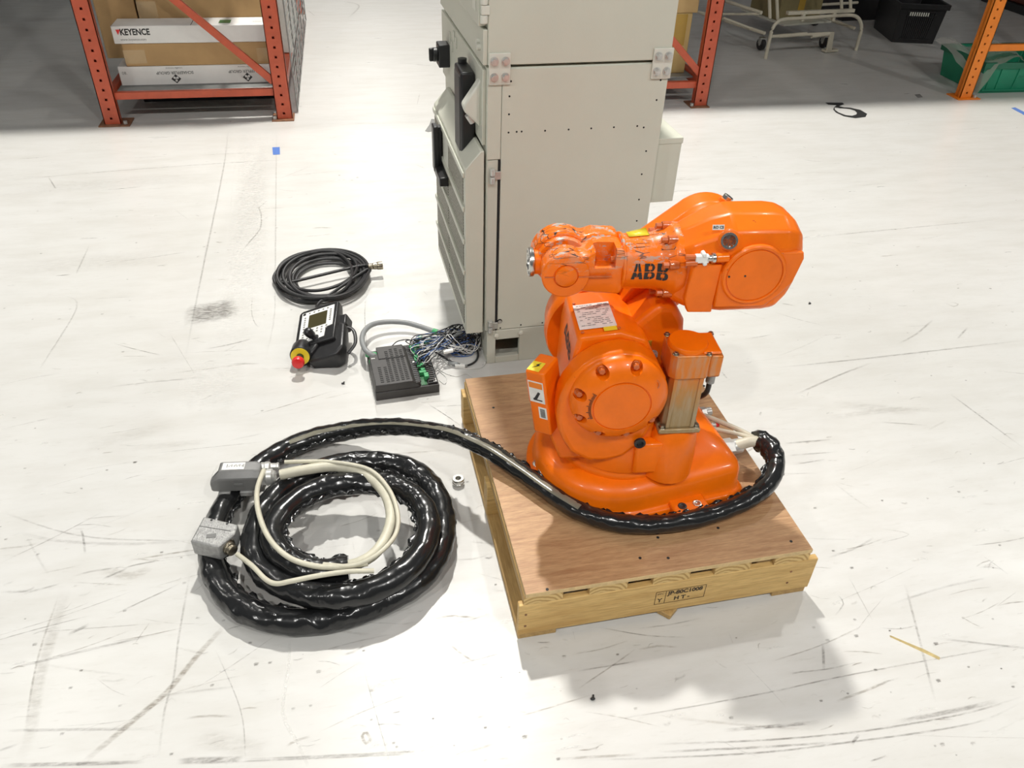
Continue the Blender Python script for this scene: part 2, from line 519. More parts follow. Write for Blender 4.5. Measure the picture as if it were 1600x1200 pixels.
M['mark_dark'] = mark_mat('rubber_scuff', (0.11, 0.095, 0.08))
M['mark_brown'] = mark_mat('brown_scuff', (0.25, 0.20, 0.14))
M['mark_white'] = mark_mat('white_filler', (0.78, 0.77, 0.74), 0.3)

# ------------------------------------------------------------------ the setting: floor, marks on it, low decks over the side aisles
mb = MB(); mb.box((-16, -8, -0.10), (16, 26, 0.0))
floor = build('floor', mb, M['floor'], flat=True); floor['kind'] = 'structure'

def marks(name, items, mat, z):
    v = []; f = []; cov = []
    for pts, w, a in items:
        P = resample(pts, 0.02) if len(pts) > 2 else [pts[0].lerp(pts[1], t/6) for t in range(7)]
        n = len(P); b0 = len(v)
        for i in range(n):
            t = (P[min(i+1, n-1)]-P[max(i-1, 0)]); t.z = 0
            if t.length < 1e-6: t = Vector((1, 0, 0))
            t.normalize(); s = Vector((-t.y, t.x, 0))*w/2
            e = min(1.0, 4.0*min(i, n-1-i)/max(1, n-1))
            for k, c in ((-1, 0.0), (-0.45, 1.0), (0.45, 1.0), (1, 0.0)):
                q = P[i] + s*k; v.append((q.x, q.y, z)); cov.append(a*c*e)
        for i in range(n-1):
            for k in range(3):
                f.append((b0+i*4+k, b0+(i+1)*4+k, b0+(i+1)*4+k+1, b0+i*4+k+1))
    me = bpy.data.meshes.new(name); me.from_pydata(v, [], f)
    at = me.attributes.new('cover', 'FLOAT', 'POINT'); at.data.foreach_set('value', cov)
    me.materials.append(mat)
    o = bpy.data.objects.new(name, me); link(o, floor); o['kind'] = 'stuff'
    return o

def px(*pp): return [FL(x, y) for x, y in pp]
dark = [
 (px((0,283),(170,268),(350,255),(500,247)), .007, .40), (px((357,205),(350,258),(338,320),(320,405),(300,505),(290,560)), .008, .35),
 (px((432,205),(431,330),(430,440),(428,500),(414,565)), .006, .30), (px((1200,576),(1300,566),(1400,555),(1600,532)), .008, .42),
 (px((1268,371),(1380,360),(1560,343)), .007, .42), (px((573,458),(570,494),(576,570),(590,653)), .004, .5),
 (px((668,631),(695,648),(722,667)), .004, .65), (px((400,577),(490,574),(580,570)), .003, .35),
 (px((297,896),(280,992),(271,1062),(258,1106),(247,1190)), .006, .30), (px((0,1142),(120,1140),(245,1139)), .008, .32),
 (px((0,1196),(110,1194),(228,1191)), .010, .5), (px((276,1189),(330,1188),(380,1187)), .016, .55), (px((380,1187),(540,1180),(700,1172)), .006, .45),
 (px((330,1192),(520,1184),(690,1176)), .004, .4), (px((0,1049),(120,1020),(258,988)), .008, .35), (px((175,962),(230,936),(282,912)), .005, .4),
 (px((105,992),(140,976)), .010, .5), (px((190,888),(225,880),(250,876)), .006, .5), (px((160,905),(200,888)), .007, .5),
 (px((0,925),(40,924),(55,917)), .008, .35), (px((900,1049),(950,1041),(996,1033)), .004, .5), (px((930,1130),(1088,1103),(1206,1081),(1337,1053),(1600,1005)), .004, .5),
 (px((1020,1163),(1165,1158),(1280,1150),(1380,1138),(1512,1114),(1600,1088)), .005, .55), (px((1130,1141),(1210,1135),(1282,1128)), .010, .5),
 (px((1030,1175),(1180,1168),(1310,1160)), .006, .5), (px((900,1189),(1160,1178),(1310,1162),(1512,1132),(1600,1097)), .005, .45),
 (px((1400,1128),(1460,1117),(1560,1096)), .012, .4), (px((1240,618),(1312,586),(1362,567)), .009, .4), (px((1375,660),(1410,662),(1450,665)), .006, .4),
 (px((1404,537),(1430,523),(1458,500)), .009, .35), (px((1495,530),(1512,512)), .008, .35), (px((1225,693),(1300,687)), .008, .45), (px((1230,712),(1310,706)), .006, .4),
 (px((1240,726),(1290,718)), .006, .4), (px((1370,825),(1420,835),(1370,850)), .003, .35), (px((400,314),(408,336),(406,358),(390,378),(370,402)), .008, .40), (px((418,313),(401,328)), .005, .4),
 (px((395,463),(393,485),(398,505),(406,512)), .004, .35), (px((178,537),(220,548),(256,556)), .005, .45), (px((123,373),(155,372)), .012, .4), (px((140,383),(118,430)), .007, .3),
 (px((95,460),(120,480),(60,580)), .007, .25), (px((1040,895),(1050,905)), .004, .5), (px((1286,1005),(1287,1048)), .008, .45), (px((935,980),(1010,993),(1075,996)), .003, .5),
 (px((1230,1052),(1290,1046),(1340,1035)), .004, .4), (px((1310,930),(1318,944),(1304,962)), .004, .4), (px((700,1172),(560,1000)), .002, .2), (px((337,1015),(376,1110),(384,1190)), .003, .35),
 (px((700,880),(560,760)), .002, .2), (px((1110,470),(1150,485),(1200,500)), .004, .3), (px((1210,488),(1250,500),(1288,509)), .004, .4),
 (px((20,830),(90,845),(200,850),(300,845)), .012, .18), (px((0,800),(130,838),(310,846)), .006, .3), (px((0,880),(80,842),(160,800)), .004, .35),
 (px((520,0),(560,8),(545,28)), .02, .3), (px((480,15),(492,25)), .012, .35), (px((620,98),(688,104)), .012, .25),
]
brown = [
 (px((354,975),(306,1027),(262,1080),(206,1128),(122,1198)), .016, .55), (px((105,918),(79,1001),(61,1062),(48,1141),(30,1194)), .030, .20),
 (px((92,930),(66,1005),(52,1062),(40,1141)), .006, .35), (px((160,890),(205,900),(240,885)), .030, .25), (px((1300,630),(1440,645)), .05, .14),
 (px((1280,655),(1400,640),(1480,642)), .03, .16), (px((205,700),(330,690)), .03, .12), (px((130,700),(280,660)), .06, .10), (px((300,1150),(420,1175)), .05, .14),
 (px((290,488),(330,486),(366,478)), .12, .0), (px((580,1160),(573,1145),(566,1150),(572,1162),(582,1152)), .008, .5), (px((1478,474),(1490,479),(1497,475),(1485,472)), .008, .4),
 (px((0,300),(200,285),(330,275)), .14, .10), (px((0,420),(150,410),(300,395)), .16, .09),
]
grey = [(px((286,494),(322,489),(345,484),(372,478)), .15, .62)]
for i in range(760):
    x = rng.uniform(-30, 1630); y = rng.uniform(230, 1195) if i % 5 else rng.uniform(40, 240)
    p = FL(x, y); L = rng.choice([.02, .03, .05, .08, .14, .25])*rng.uniform(.6, 1.3)
    an = rng.gauss(0.03, .22) if rng.random() < .8 else rng.uniform(0, 3.14)
    q = p + Vector((math.cos(an)*L, math.sin(an)*L, 0)); mid = (p+q)/2 + Vector((0, rng.gauss(0, .004), 0))
    (dark if rng.random() < .55 else brown).append(([p, mid, q], rng.choice([.002, .003, .004, .007]), rng.uniform(.12, .5)))
for i in range(260):
    p = FL(rng.uniform(-20, 1620), rng.uniform(240, 1195)); s = rng.uniform(.002, .006)
    dark.append(([p, p+Vector((s, s*.3, 0)), p+Vector((2*s, 0, 0))], s*1.6, rng.uniform(.3, .8)))
marks('scuff_marks', dark, M['mark_dark'], .0006)
marks('worn_streaks', brown, M['mark_brown'], .0004)
marks('grey_smear', grey, M['mark_dark'], .0005)
wl = [(px((453,1001),(451,1045),(442,1115),(464,1159),(481,1198)), .008, .9),
      (px((395,205),(392,300),(385,400),(370,490),(355,560)), .17, .42), (px((340,560),(320,640)), .2, .28)]
for i in range(60):
    p = FL(rng.uniform(0, 1600), rng.uniform(260, 1190)); s = rng.uniform(.005, .03)
    wl.append(([p, p+Vector((s, .003, 0)), p+Vector((2*s, 0, 0))], rng.uniform(.004, .01), rng.uniform(.3, .8)))
marks('filler_patches', wl, M['mark_white'], .0003)

# decks above the racks and side aisles (out of the picture, they shade the floor behind)
for nm, x0, x1 in (('ceiling_left', -14, -0.40), ('ceiling_right', 1.15, 14)):
    mb = MB(); mb.box((x0, 4.62, 2.30), (x1, 15, 2.42))
    for i in range(8):
        mb.box((x0, 4.7+i*1.4, 2.14), (x1, 4.8+i*1.4, 2.30))
    o = build(nm, mb, M['deck_steel'], flat=True); o['kind'] = 'structure'

# ------------------------------------------------------------------ pallet racks
def upright_part(name, mat, parent, x, y, w=0.085, d=0.065, h=2.1, face=-1, holes_front=True):
    mb = MB(); hs = 0.0125; t = 0.004; pitch = 0.05
    xs = (x-w/2, x+w/2); yf = y
    nh = int(1.0/pitch)
    # front sheet as two strips and the bridges between punched holes
    hx = x - 0.002
    mb.box((xs[0], yf, 0), (hx-hs/2, yf+t, h)); mb.box((hx+hs/2, yf, 0), (xs[1], yf+t, h))
    z = 0.0
    for i in range(nh):
        z1 = 0.03 + i*pitch
        mb.box((hx-hs/2, yf, z), (hx+hs/2, yf+t, z1)); z = z1+hs
    mb.box((hx-hs/2, yf, z), (hx+hs/2, yf+t, h))
    mb.box((hx-.02, yf+.03, 0), (hx+.02, yf+.034, h))
    # sides with a step, and return lips
    for s, xx in ((1, xs[0]), (-1, xs[1])):
        mb.box((min(xx, xx+s*t), yf, 0), (max(xx, xx+s*t), yf+d*.45, h))
        a = xx+s*.008
        mb.box((min(a, a+s*t), yf+d*.45, 0), (max(a, a+s*t), yf+d, h))
        mb.box((min(xx, xx+s*.012), yf+d*.45-t, 0), (max(xx, xx+s*.012), yf+d*.45, h))
    return build(name, mb, mat, parent, flat=True)

def rack(label, mat, xl, xr, y, brace, back=2.6, plate=M['rust'], only=None, stz=(.128, .166)):
    t = thing('pallet_rack', label, 'rack', ((xl+xr)/2, y, 0))
    ox = (xl+xr)/2
    L = xl-ox; R = xr-ox
    for yy in (0.0, back):
        for xx in (L, R):
            upright_part('upright', mat, t, xx, yy)
            mb = MB(); mb.box((xx-.07, yy-.03, 0), (xx+.09 if xx == L else xx+.05, yy+.10, .006))
            fp = build('foot_plate', mb, plate, t, flat=True)
            mb = MB(); mb.cyl((xx+.065 if xx == L else xx-.055, yy+.0, .006), (xx+.065 if xx == L else xx-.055, yy+.0, .022), .011, n=6)
            build('anchor_bolt', mb, M['zinc'], fp)
    for yy in (0.0, back):
        mb = MB(); mb.box((L+.04, yy+.02, stz[0]), (R-.04, yy+.05, stz[1])); build('strut', mb, mat, t, .003)
        mb = MB(); mb.box((L+.04, yy+.02, 1.5), (R-.04, yy+.05, 1.54)); build('strut', mb, mat, t, .003)
        (bx0, bz0), (bx1, bz1) = brace
        d = Vector((bx1-bx0, 0, bz1-bz0)).normalized(); nrm = Vector((-d.z, 0, d.x))*.019
        a = Vector((bx0, yy+.012, bz0)); b = Vector((bx1, yy+.012, bz1)); th = Vector((0, .022, 0))
        mb = MB(); mb.loft([[a+nrm, a-nrm, a-nrm+th, a+nrm+th], [b+nrm, b-nrm, b-nrm+th, b+nrm+th]])
        build('diagonal_brace', mb, mat, t, .002)
    for xx in (L, R):
        mb = MB(); mb.box((xx-.02, .06, .10), (xx+.02, back, .155)); build('beam', mb, mat, t, .003)
        mb = MB(); mb.box((xx-.02, .06, 1.75), (xx+.02, back, 1.85)); build('beam', mb, mat, t, .003)
    for k in range(6):
        y0 = .075 + k*(back-.08)/6
        mb = MB(); mb.box((L+.045, y0, .150), (R-.045, y0+(back-.08)/6-.006, .160)); build('shelf_panel', mb, M['deck_steel'], t, .002)
        mb = MB(); mb.box((L+.045, y0, 1.85), (R-.045, y0+(back-.08)/6-.006, 1.865)); build('shelf_panel', mb, M['deck_steel'], t, .002)
    return t

rackL = rack('red pallet rack holding the long white and brown cartons', M['rack_red'], -1.312, -0.402, 4.61, ((-.43, 1.03), (.42, .205)))
rackR = rack('red pallet rack behind the beige cabinet', M['rack_red'], 1.17, 2.075, 4.61, ((-.43, 1.0), (.42, .195)), stz=(.105, .145))
rackO = rack('bright orange pallet rack beside the green crate', M['rack_orange'], 3.90, 4.82, 4.60, ((-.43, 1.0), (.42, .5)), plate=M['rack_orange'], stz=(.285, .325), back=9.0)
for c in list(rackO.children):
    if c.name.startswith('shelf_panel') and c.data.vertices[0].co.z < 1 or (c.name.startswith('beam') and c.data.vertices[0].co.z < 1):
        bpy.data.objects.remove(c)
# wire mesh side panel standing along the aisle side of the left rack
t = thing('wire_mesh_panel', 'grey wire mesh panel along the aisle side of the red rack', 'mesh panel', (-0.335, 4.72, 0))
for i in range(7):
    mb = MB(); mb.tube([(0, 2.2*i/6, .01), (0, 2.2*i/6, 1.2)], .004, 6, .2); build('upright_wire', mb, M['deck_steel'], t)
for i in range(25):
    mb = MB(); mb.tube([(0, 0, .02+i*.049), (0, 2.2, .02+i*.049)], .0025, 6, .5); build('cross_wire', mb, M['deck_steel'], t)

# ------------------------------------------------------------------ cartons on the left rack
ZS = 0.160
YB = 4.76
def carton(label, lo, hi, mat, cat='carton', name='carton', group=None, bevel=.004):
    t = thing(name, label, cat, ((lo[0]+hi[0])/2, (lo[1]+hi[1])/2, lo[2]), 0, group)
    sx, sy, sz = [(hi[i]-lo[i]) for i in range(3)]
    mb = MB(); mb.box((-sx/2, -sy/2, 0), (sx/2, sy/2, sz)); build('box_body', mb, mat, t, bevel)
    mb = MB(); mb.box((-.0015, -sy/2-.0004, sz), (.0015, sy/2+.0004, sz+.0006)); build('flap_seam', mb, M['ink_brown'], t, flat=True)
    return t, sx, sy, sz
def quad_on(name, mat, parent, x0, x1, z0, z1, y, th=.0008):
    mb = MB(); mb.box((x0, y-th, z0), (x1, y, z1)); return build(name, mb, mat, parent, flat=True)
XV, ZV = (1,0,0), (0,0,1)

# bottom white box with the diamond logo, printed upside down
t, sx, sy, sz = carton('long white carton on the bottom, its diamond logo upside down', (-1.255, YB, ZS), (-.435, YB+.5, ZS+.105), M['carton_wht'])
yf = -sy/2
quad_on('edge_tape', M['ink_grey'], t, -sx/2, sx/2, .0, .006, yf)
for cx in (-.12, .26):
    lettering('SCHAEFFLER GROUP', .021, (cx, yf-.001, .068), (-1,0,0), (0,0,-1), M['ink_grey'], t, .0006)
    lettering('Schaeffler Industrial', .011, (cx, yf-.001, .092), (-1,0,0), (0,0,-1), M['ink_grey'], t)
    mb = MB(); mb.prism([(cx-.026, .035), (cx, .011), (cx+.026, .035), (cx, .059)], yf-.0012, yf, 'xz')
    lg = build('diamond_logo', mb, M['ink'], t, flat=True)
    mb = MB()
    for dx, dz in ((-.008, .006), (.008, .006), (0, -.009)):
        mb.cyl((cx+dx, yf-.0016, .035+dz), (cx+dx, yf-.0012, .035+dz), .0065, n=14)
    mb.box((cx-.0015, yf-.0016, .026), (cx+.0015, yf-.0012, .041)); mb.box((cx-.012, yf-.0016, .034), (cx+.012, yf-.0012, .0365))
    build('logo_marks', mb, M['carton_wht'], lg, flat=True)
lettering('08.', .022, (-sx/2+.03, yf-.001, .07), (1,0,0), (0,0,1), M['ink_grey'], t)
# brown carton in the middle
t, sx, sy, sz = carton('long plain brown carton between the two white cartons', (-1.205, YB-.005, ZS+.1055), (-.44, YB+.155, ZS+.222), M['carton'])
quad_on('tape_strip', M['tape'], t, -sx/2, -sx/2+.11, .015, .085, -sy/2); quad_on('tape_strip', M['tape'], t, sx/2-.075, sx/2, .015, .085, -sy/2)
# white carton with red and black logo
t, sx, sy, sz = carton('long white carton with black and red KEYENCE lettering', (-1.235, YB-.01, ZS+.2225), (-.43, YB+.16, ZS+.312), M['carton_wht'])
t['label'] = 'long white carton with red-and-black brand lettering, on the brown carton'
yf = -sy/2
lettering('KEYENCE', .043, (-sx/2+.115, yf-.001, .058), XV, ZV, M['ink'], t, .0014, .82)
mb = MB(); mb.prism([(-sx/2+.022, .072), (-sx/2+.044, .072), (-sx/2+.030, .046)], yf-.0022, yf, 'xz'); build('red_logo_wedge', mb, M['red'], t, flat=True)
lettering('www.keyence.com', .017, (-sx/2+.10, yf-.001, .022), XV, ZV, M['ink_grey'], t)
mb = MB(); mb.box((.14, -.05, sz+.001), (.20, .02, sz+.0018)); build('green_tape', mb, M['tape_green'], t, flat=True)
lettering('KEYENCE', .018, (sx/2-.05, -.02, sz+.0012), (-1,0,0), (0,-1,0), M['ink_grey'], t)
# brown cartons above and behind
t, sx, sy, sz = carton('wide brown carton with a clear tape end, above the lettered white carton', (-1.12, YB+.165, ZS+.1055), (-.45, YB+.49, ZS+.42), M['carton'])
quad_on('tape_strip', M['tape'], t, -sx/2, -sx/2+.10, .12, .29, -sy/2)
t, sx, sy, sz = carton('white carton lying highest on the red rack', (-1.14, YB+.17, ZS+.4205), (-.45, YB+.49, ZS+.50), M['carton_wht'])
t, sx, sy, sz = carton('brown carton standing deepest at the left end of the red rack', (-1.262, YB+.51, ZS), (-1.13, YB+.95, ZS+.55), M['carton'])
t, sx, sy, sz = carton('tall brown carton behind the left upright, touching the lettered white carton', (-1.335, YB+.165, ZS+.1055), (-1.13, YB+.495, ZS+.55), M['carton'])
t, sx, sy, sz = carton('white carton along the mesh side of the red rack', (-.43, YB+.63, ZS), (-.36, YB+1.6, ZS+.42), M['carton_wht'])
# black tray below the bottom shelf
for lab, yy, zz in (('dark steel strip lying under the red rack, front one', 5.0, .02), ('dark steel strip lying under the red rack, rear one', 5.6, .05)):
    mb = MB(); mb.box((-1.22, yy, 0), (-.45, yy+.3, zz)); mb.box((-1.22, yy, zz), (-.45, yy+.02, zz+.02))
    tag(build('steel_strip', mb, M['black'], None, .003), lab, 'steel strip')

# ------------------------------------------------------------------ cartons on the right rack
t, sx, sy, sz = carton('tan carton marked PACK on the bottom of the right red rack', (1.36, 4.76, .160), (2.0, 5.2, .500), M['carton_ylw'])
yf = -sy/2
quad_on('tape_strip', M['tape_ylw'], t, sx/2-.13, sx/2-.03, .16, .335, yf); quad_on('tape_strip', M['tape_ylw'], t, sx/2-.25, sx/2-.225, .05, .335, yf)
lettering('PACK', .062, (sx/2-.215, yf-.001, .235), XV, ZV, M['ink_grey'], t, .001)
lettering('ANA', .03, (sx/2-.36, yf-.001, .045), XV, ZV, M['ink_grey'], t)
quad_on('shipping_label', M['label'], t, -.03, .06, .07, .10, yf)
t, sx, sy, sz = carton('tan carton with pictogram and blue panel on the right red rack', (1.36, 4.765, .5005), (2.03, 5.2, .76), M['carton_lt'])
yf = -sy/2
quad_on('blue_panel', M['blue_print'], t, sx/2-.18, sx/2-.005, .125, .25, yf)
lettering('NELSERVICE', .025, (sx/2-.105, yf-.0012, .098), XV, ZV, M['ink_grey'], t, .0006)
pb = (sx/2-.30, .065)
mb = MB(); e = .004; W_, H_ = .085, .14
for a, b in (((0,0),(W_,e)), ((0,H_-e),(W_,H_)), ((0,0),(e,H_)), ((W_-e,0),(W_,H_))):
    mb.box((pb[0]+a[0], yf-.001, pb[1]+a[1]), (pb[0]+b[0], yf, pb[1]+b[1]))
for k in range(2):
    mb.box((pb[0]+.015+k*.03, yf-.001, pb[1]+.085), (pb[0]+.037+k*.03, yf, pb[1]+.12))
mb.cyl((pb[0]+.042, yf-.001, pb[1]+.058), (pb[0]+.042, yf, pb[1]+.058), .016, n=14)
mb.box((pb[0]+.015, yf-.001, pb[1]+.016), (pb[0]+.067, yf, pb[1]+.04)); mb.box((pb[0]+.03, yf-.001, pb[1]+.04), (pb[0]+.054, yf, pb[1]+.075))
build('stacking_pictogram', mb, M['ink'], t, flat=True)
mb = MB(); mb.box((1.3, 5.0, 0), (1.95, 5.25, .03)); mb.box((1.3, 5.0, .03), (1.95, 5.02, .045))
tag(build('steel_strip', mb, M['black'], None, .003), 'dark steel strip lying under the right red rack', 'steel strip')

# ------------------------------------------------------------------ trolley in the right aisle
F1 = FL(1196, 92); F2 = FL(1337, 79)
hd = (F2-F1); hd.z = 0; hl = hd.length; hd.normalize()
hn = np.array([hd.y, -hd.x, 0.0])
def TH(x, y, back=0.0):
    return PP(x, y, np.array(F1) - hn*back, hn)
t = thing('tube_trolley', 'cream tubular trolley frame with hoop legs in the aisle', 'trolley')
tb = -Vector(hn)
p = [F1+Vector((0,0,.001)), TH(1203,60), TH(1207,45), TH(1214,35), TH(1226,30), TH(1260,28), TH(1300,25), TH(1332,24), TH(1343,31), TH(1346,44), TH(1342,62), F2+Vector((0,0,.001))]
mb = MB(); mb.tube(p, .0125, 12, .02); build('front_hoop', mb, M['trolley'], t)
def bar(name, a, b, r=.011, mat='trolley', n=10):
    mb = MB(); mb.tube([a, b], r, n, .1); return build(name, mb, M[mat], t)
bar('cross_tube', TH(1203,57), TH(1296,52), .011)
for a, b in ((1217,1260), (1268,1295)):
    mb = MB(); mb.tube([TH(a,56.5)-tb*.0, TH(b,53)], .0135, 10, .1); build('tube_sleeve', mb, M['trolley'], t)
pa = TH(1232,21); pb_ = TH(1336,17)
mb = MB(); d = (pb_-pa)
mb.loft([[pa+Vector((0,0,h))+tb*k for h, k in ((-.012,0),(.012,0),(.012,.03),(-.012,.03))], [pb_+Vector((0,0,h))+tb*k for h, k in ((-.012,0),(.012,0),(.012,.03),(-.012,.03))]])
build('flat_bumper', mb, M['trolley'], t, .002)
for x0 in (1257, 1305):
    a = TH(x0, 20); b = TH(x0-3, 33)
    mb = MB(); mb.loft([[a+hd*s+tb*k for s, k in ((-.012,-.004),(.012,-.004),(.012,.02),(-.012,.02))], [b+hd*s+tb*k for s, k in ((-.012,-.004),(.012,-.004),(.012,.02),(-.012,.02))]])
    build('bracket', mb, M['trolley'], t, .002)
for x0, x1, ya in ((1199,1203,28), (1209,1215,30), (1311,1315,14), (1326,1329,14)):
    a = TH(x1, ya, .04); b = TH(x0, -120, .04); bar('upright_tube', a, b, .012)
bar('side_tube', TH(1195,52,.02), TH(1195,52,.02)+tb*1.1-hd*.25+Vector((0,0,.03)), .012)
bar('side_tube', TH(1190,20,.02), TH(1190,20,.02)+tb*1.1-hd*.25+Vector((0,0,.05)), .012)
bar('side_tube', TH(1335,44,.06), TH(1335,44,.06)+tb*1.0+Vector((0,0,.0)), .012)
bar('lower_rail', TH(1188,50,.15), TH(1130,28,.15), .009)
bar('lower_rail', TH(1186,22,.3), TH(1118,22,.3), .009)
bar('rear_tube', TH(1205,12,.6), TH(1340,4,.6), .011)
# pedal bracket and casters
a = TH(1301,50); g = Vector((TH(1297,74).x, TH(1297,74).y, .012))
mb = MB()
mb.loft([[a+hd*s+tb*k for s, k in ((-.02,0),(.02,0),(.02,.012),(-.02,.012))], [g+hd*s+tb*k for s, k in ((-.025,0),(.025,0),(.025,.012),(-.025,.012))]])
mb.loft([[g+hd*s+Vector((0,0,h)) for s, h in ((-.03,-.008),(.09,-.008),(.09,.008),(-.03,.008))], [g+hd*s+tb*.05+Vector((0,0,h)) for s, h in ((-.03,-.008),(.09,-.008),(.09,.008),(-.03,.008))]])
build('foot_pedal', mb, M['trolley'], t, .002)
for xx, yy, bk in ((1286, 75, 0.02), (1192, 80, .12), (1300, 50, .75)):
    q = FL(xx, yy) if bk < .5 else FL(xx, yy)
    c = Vector((q.x, q.y, .043)) + tb*bk*.3
    mb = MB(); mb.lathe([(.030,-.014),(.041,-.013),(.042,0),(.041,.013),(.030,.014)], c, hd, 24); wh = build('caster_wheel', mb, M['rubber'], t)
    mb = MB(); mb.cyl(c-hd*.018, c+hd*.018, .012, n=12); mb.box((-.02,-.02,.045),(.02,.02,.09), Matrix.Translation((c.x,c.y,0))); build('caster_fork', mb, M['steel'], wh)
mb = MB(); q0 = TH(1225,40,.25)
mb.box((0,0,-.006),(.45,.55,.006), frame(q0, hd, tb)); build('bottom_tray', mb, M['cab_pl'], t, .002)

bxm = frame(q0+tb*.12+hd*.03, hd, tb)
t2 = thing('carton', 'olive brown box carried on the tubular trolley', 'carton', q0+tb*.12+hd*.03+Vector((0,0,.0065)), math.atan2(hd.y, hd.x))
mb = MB(); mb.box((0,0,0),(.40,.36,.24)); build('box_body', mb, pbr('olive_brown_board', (.20,.165,.075), .7), t2, .004)
mb = MB(); mb.box((.17,-.001,.05),(.23,.361,.2405)); build('tape_strip', mb, M['tape_ylw'], t2)
# ------------------------------------------------------------------ black crate
def crate(name, label, o, rz, w, d, h, mat, rim, cat='crate', slots=True, flare=1.1):
    t = thing(name, label, cat, o, rz)
    th = .006
    def ring(k, z, ins=0.0):
        x0, x1 = -w/2*k+ins, w/2*k-ins; y0, y1 = -d/2*k+ins, d/2*k-ins
        return [Vector((x0,y0,z)), Vector((x1,y0,z)), Vector((x1,y1,z)), Vector((x0,y1,z))]
    mb = MB(); mb.loft([ring(1,0), ring(flare,h), ring(flare,h,th), ring(1,.008,th)]); build('crate_body', mb, mat, t, .003)
    mb = MB(); mb.loft([ring(flare,h-.035,-.012), ring(flare,h+.002,-.014), ring(flare,h+.002,.004), ring(flare,h-.035,.004)], cap=False)
    mb.f.append([0,1,2,3][::-1]) if False else None
    build('crate_rim', mb, rim, t, .002)
    return t
bc = FL(1425, 66); bc0 = FL(1393, 66); bc1 = FL(1457, 69)
brz = math.atan2(bc1.y-bc0.y, bc1.x-bc0.x)
bw = (bc1-bc0).length
ctr = (bc0+bc1)/2 + Vector((-math.sin(brz), math.cos(brz), 0))*.24
t = crate('black_crate', 'black ribbed plastic crate behind the trolley', (ctr.x, ctr.y, 0), brz, bw, .48, .29, M['black'], M['black'], flare=1.12)
for i in range(14):
    x = -bw*.30 + i*bw*.58/13
    mb = MB(); mb.loft([[Vector((x+s, -.24-.001-k, .03)) for s, k in ((-.004,0),(.004,0),(.004,.006),(-.004,.006))], [Vector((x*1.1+s, -.24*1.105-.001-k, .235)) for s, k in ((-.004,0),(.004,0),(.004,.006),(-.004,.006))]])
    build('rib', mb, M['black'], t)
for z, k in ((.03, 1.012), (.2, 1.085), (.235, 1.10)):
    mb = MB(); mb.box((-bw*.36, -.24*k-.009, z-.004), (bw*.36, -.24*k, z+.004)); build('ledge', mb, M['black'], t, .001)
mb = MB()
for i in range(9):
    x = -bw*.30 + i*.017
    mb.box((x, -.24*1.098-.0095, .205), (x+.008, -.24*1.09-.006, .232))
hs_ = build('slot', mb, M['cab_lt'], t); hs_['label'] = 'pale things showing through the hand slots'
bc2 = FL(1350, 38)
t = crate('black_crate', 'black plastic crate further back, half hidden by the trolley', (bc2.x+.05, bc2.y+.35, 0), brz+.35, .42, .42, .30, M['black'], M['black'])
# ------------------------------------------------------------------ green crate with plastic bag
g0 = FL(1528, 147)
t = crate('green_crate', 'green plastic crate under the orange rack beam', (g0.x+.30, g0.y+.22, 0), -.02, .58, .42, .20, M['dgreen'], M['dgreen_rim'], flare=1.10)
for x in (-.24, -.17, -.05, .08, .2):
    mb = MB(); mb.loft([[Vector((x+s, -.21-k, .015)) for s, k in ((-.006,0),(.006,0),(.006,.007),(-.006,.007))], [Vector((x*1.08+s, -.21*1.08-k, .165)) for s, k in ((-.006,0),(.006,0),(.006,.007),(-.006,.007))]])
    build('rib', mb, M['dgreen'], t)
for z, k in ((.165, 1.085), (.02, 1.012)):
    mb = MB(); mb.box((-.27*k, -.21*k-.009, z-.005), (.27*k, -.21*k, z+.005)); build('ledge', mb, M['dgreen'], t, .001)
mb = MB(); mb.box((-.05, -.226, .105), (.2, -.212, .113)); build('ledge', mb, M['dgreen'], t, .001)
mb = MB(); mb.box((.03, -.246, .185), (.09, -.244, .198)); build('paper_tag', mb, M['label'], t, flat=True)
mb = MB(); mb.prism([(.03,.075),(.043,.088),(.047,.085),(.034,.072)], -.2235, -.2215, 'xz'); build('white_arrow', mb, M['white'], t, flat=True)
def bagm():
    m_, nt, b = new_mat('clear_plastic_bag')
    b.inputs['Base Color'].default_value = (.75,.75,.68,1); b.inputs['Roughness'].default_value = .25
    out = nt.nodes['Material Output']; tr = nt.nodes.new('ShaderNodeBsdfTransparent'); mx = nt.nodes.new('ShaderNodeMixShader')
    mx.inputs['Fac'].default_value = .38
    nt.links.new(tr.outputs[0], mx.inputs[1]); nt.links.new(b.outputs[0], mx.inputs[2]); nt.links.new(mx.outputs[0], out.inputs['Surface'])
    return m_
M['bag'] = bagm()
mb = MB()
rows = []
for j in range(9):
    row = []
    for i in range(10):
        u = i/9; v_ = j/8
        row.append(Vector((g0.x-.06+u*.36+rng.gauss(0,.006), g0.y+.50-v_*.55+rng.gauss(0,.006), .215+.03*math.sin(u*7+v_*4)-max(0,.2-u)*.9*(v_) + rng.gauss(0,.004))))
    rows.append(row)
vs = [p_ for r_ in rows for p_ in r_]; fs = [(j*10+i, j*10+i+1, (j+1)*10+i+1, (j+1)*10+i) for j in range(8) for i in range(9)]
mb.add(vs, fs); o = build('plastic_bag', mb, M['bag'], fixn=False, sharp=180); tag(o, 'crumpled clear plastic bag draped over the green crate', 'bag')
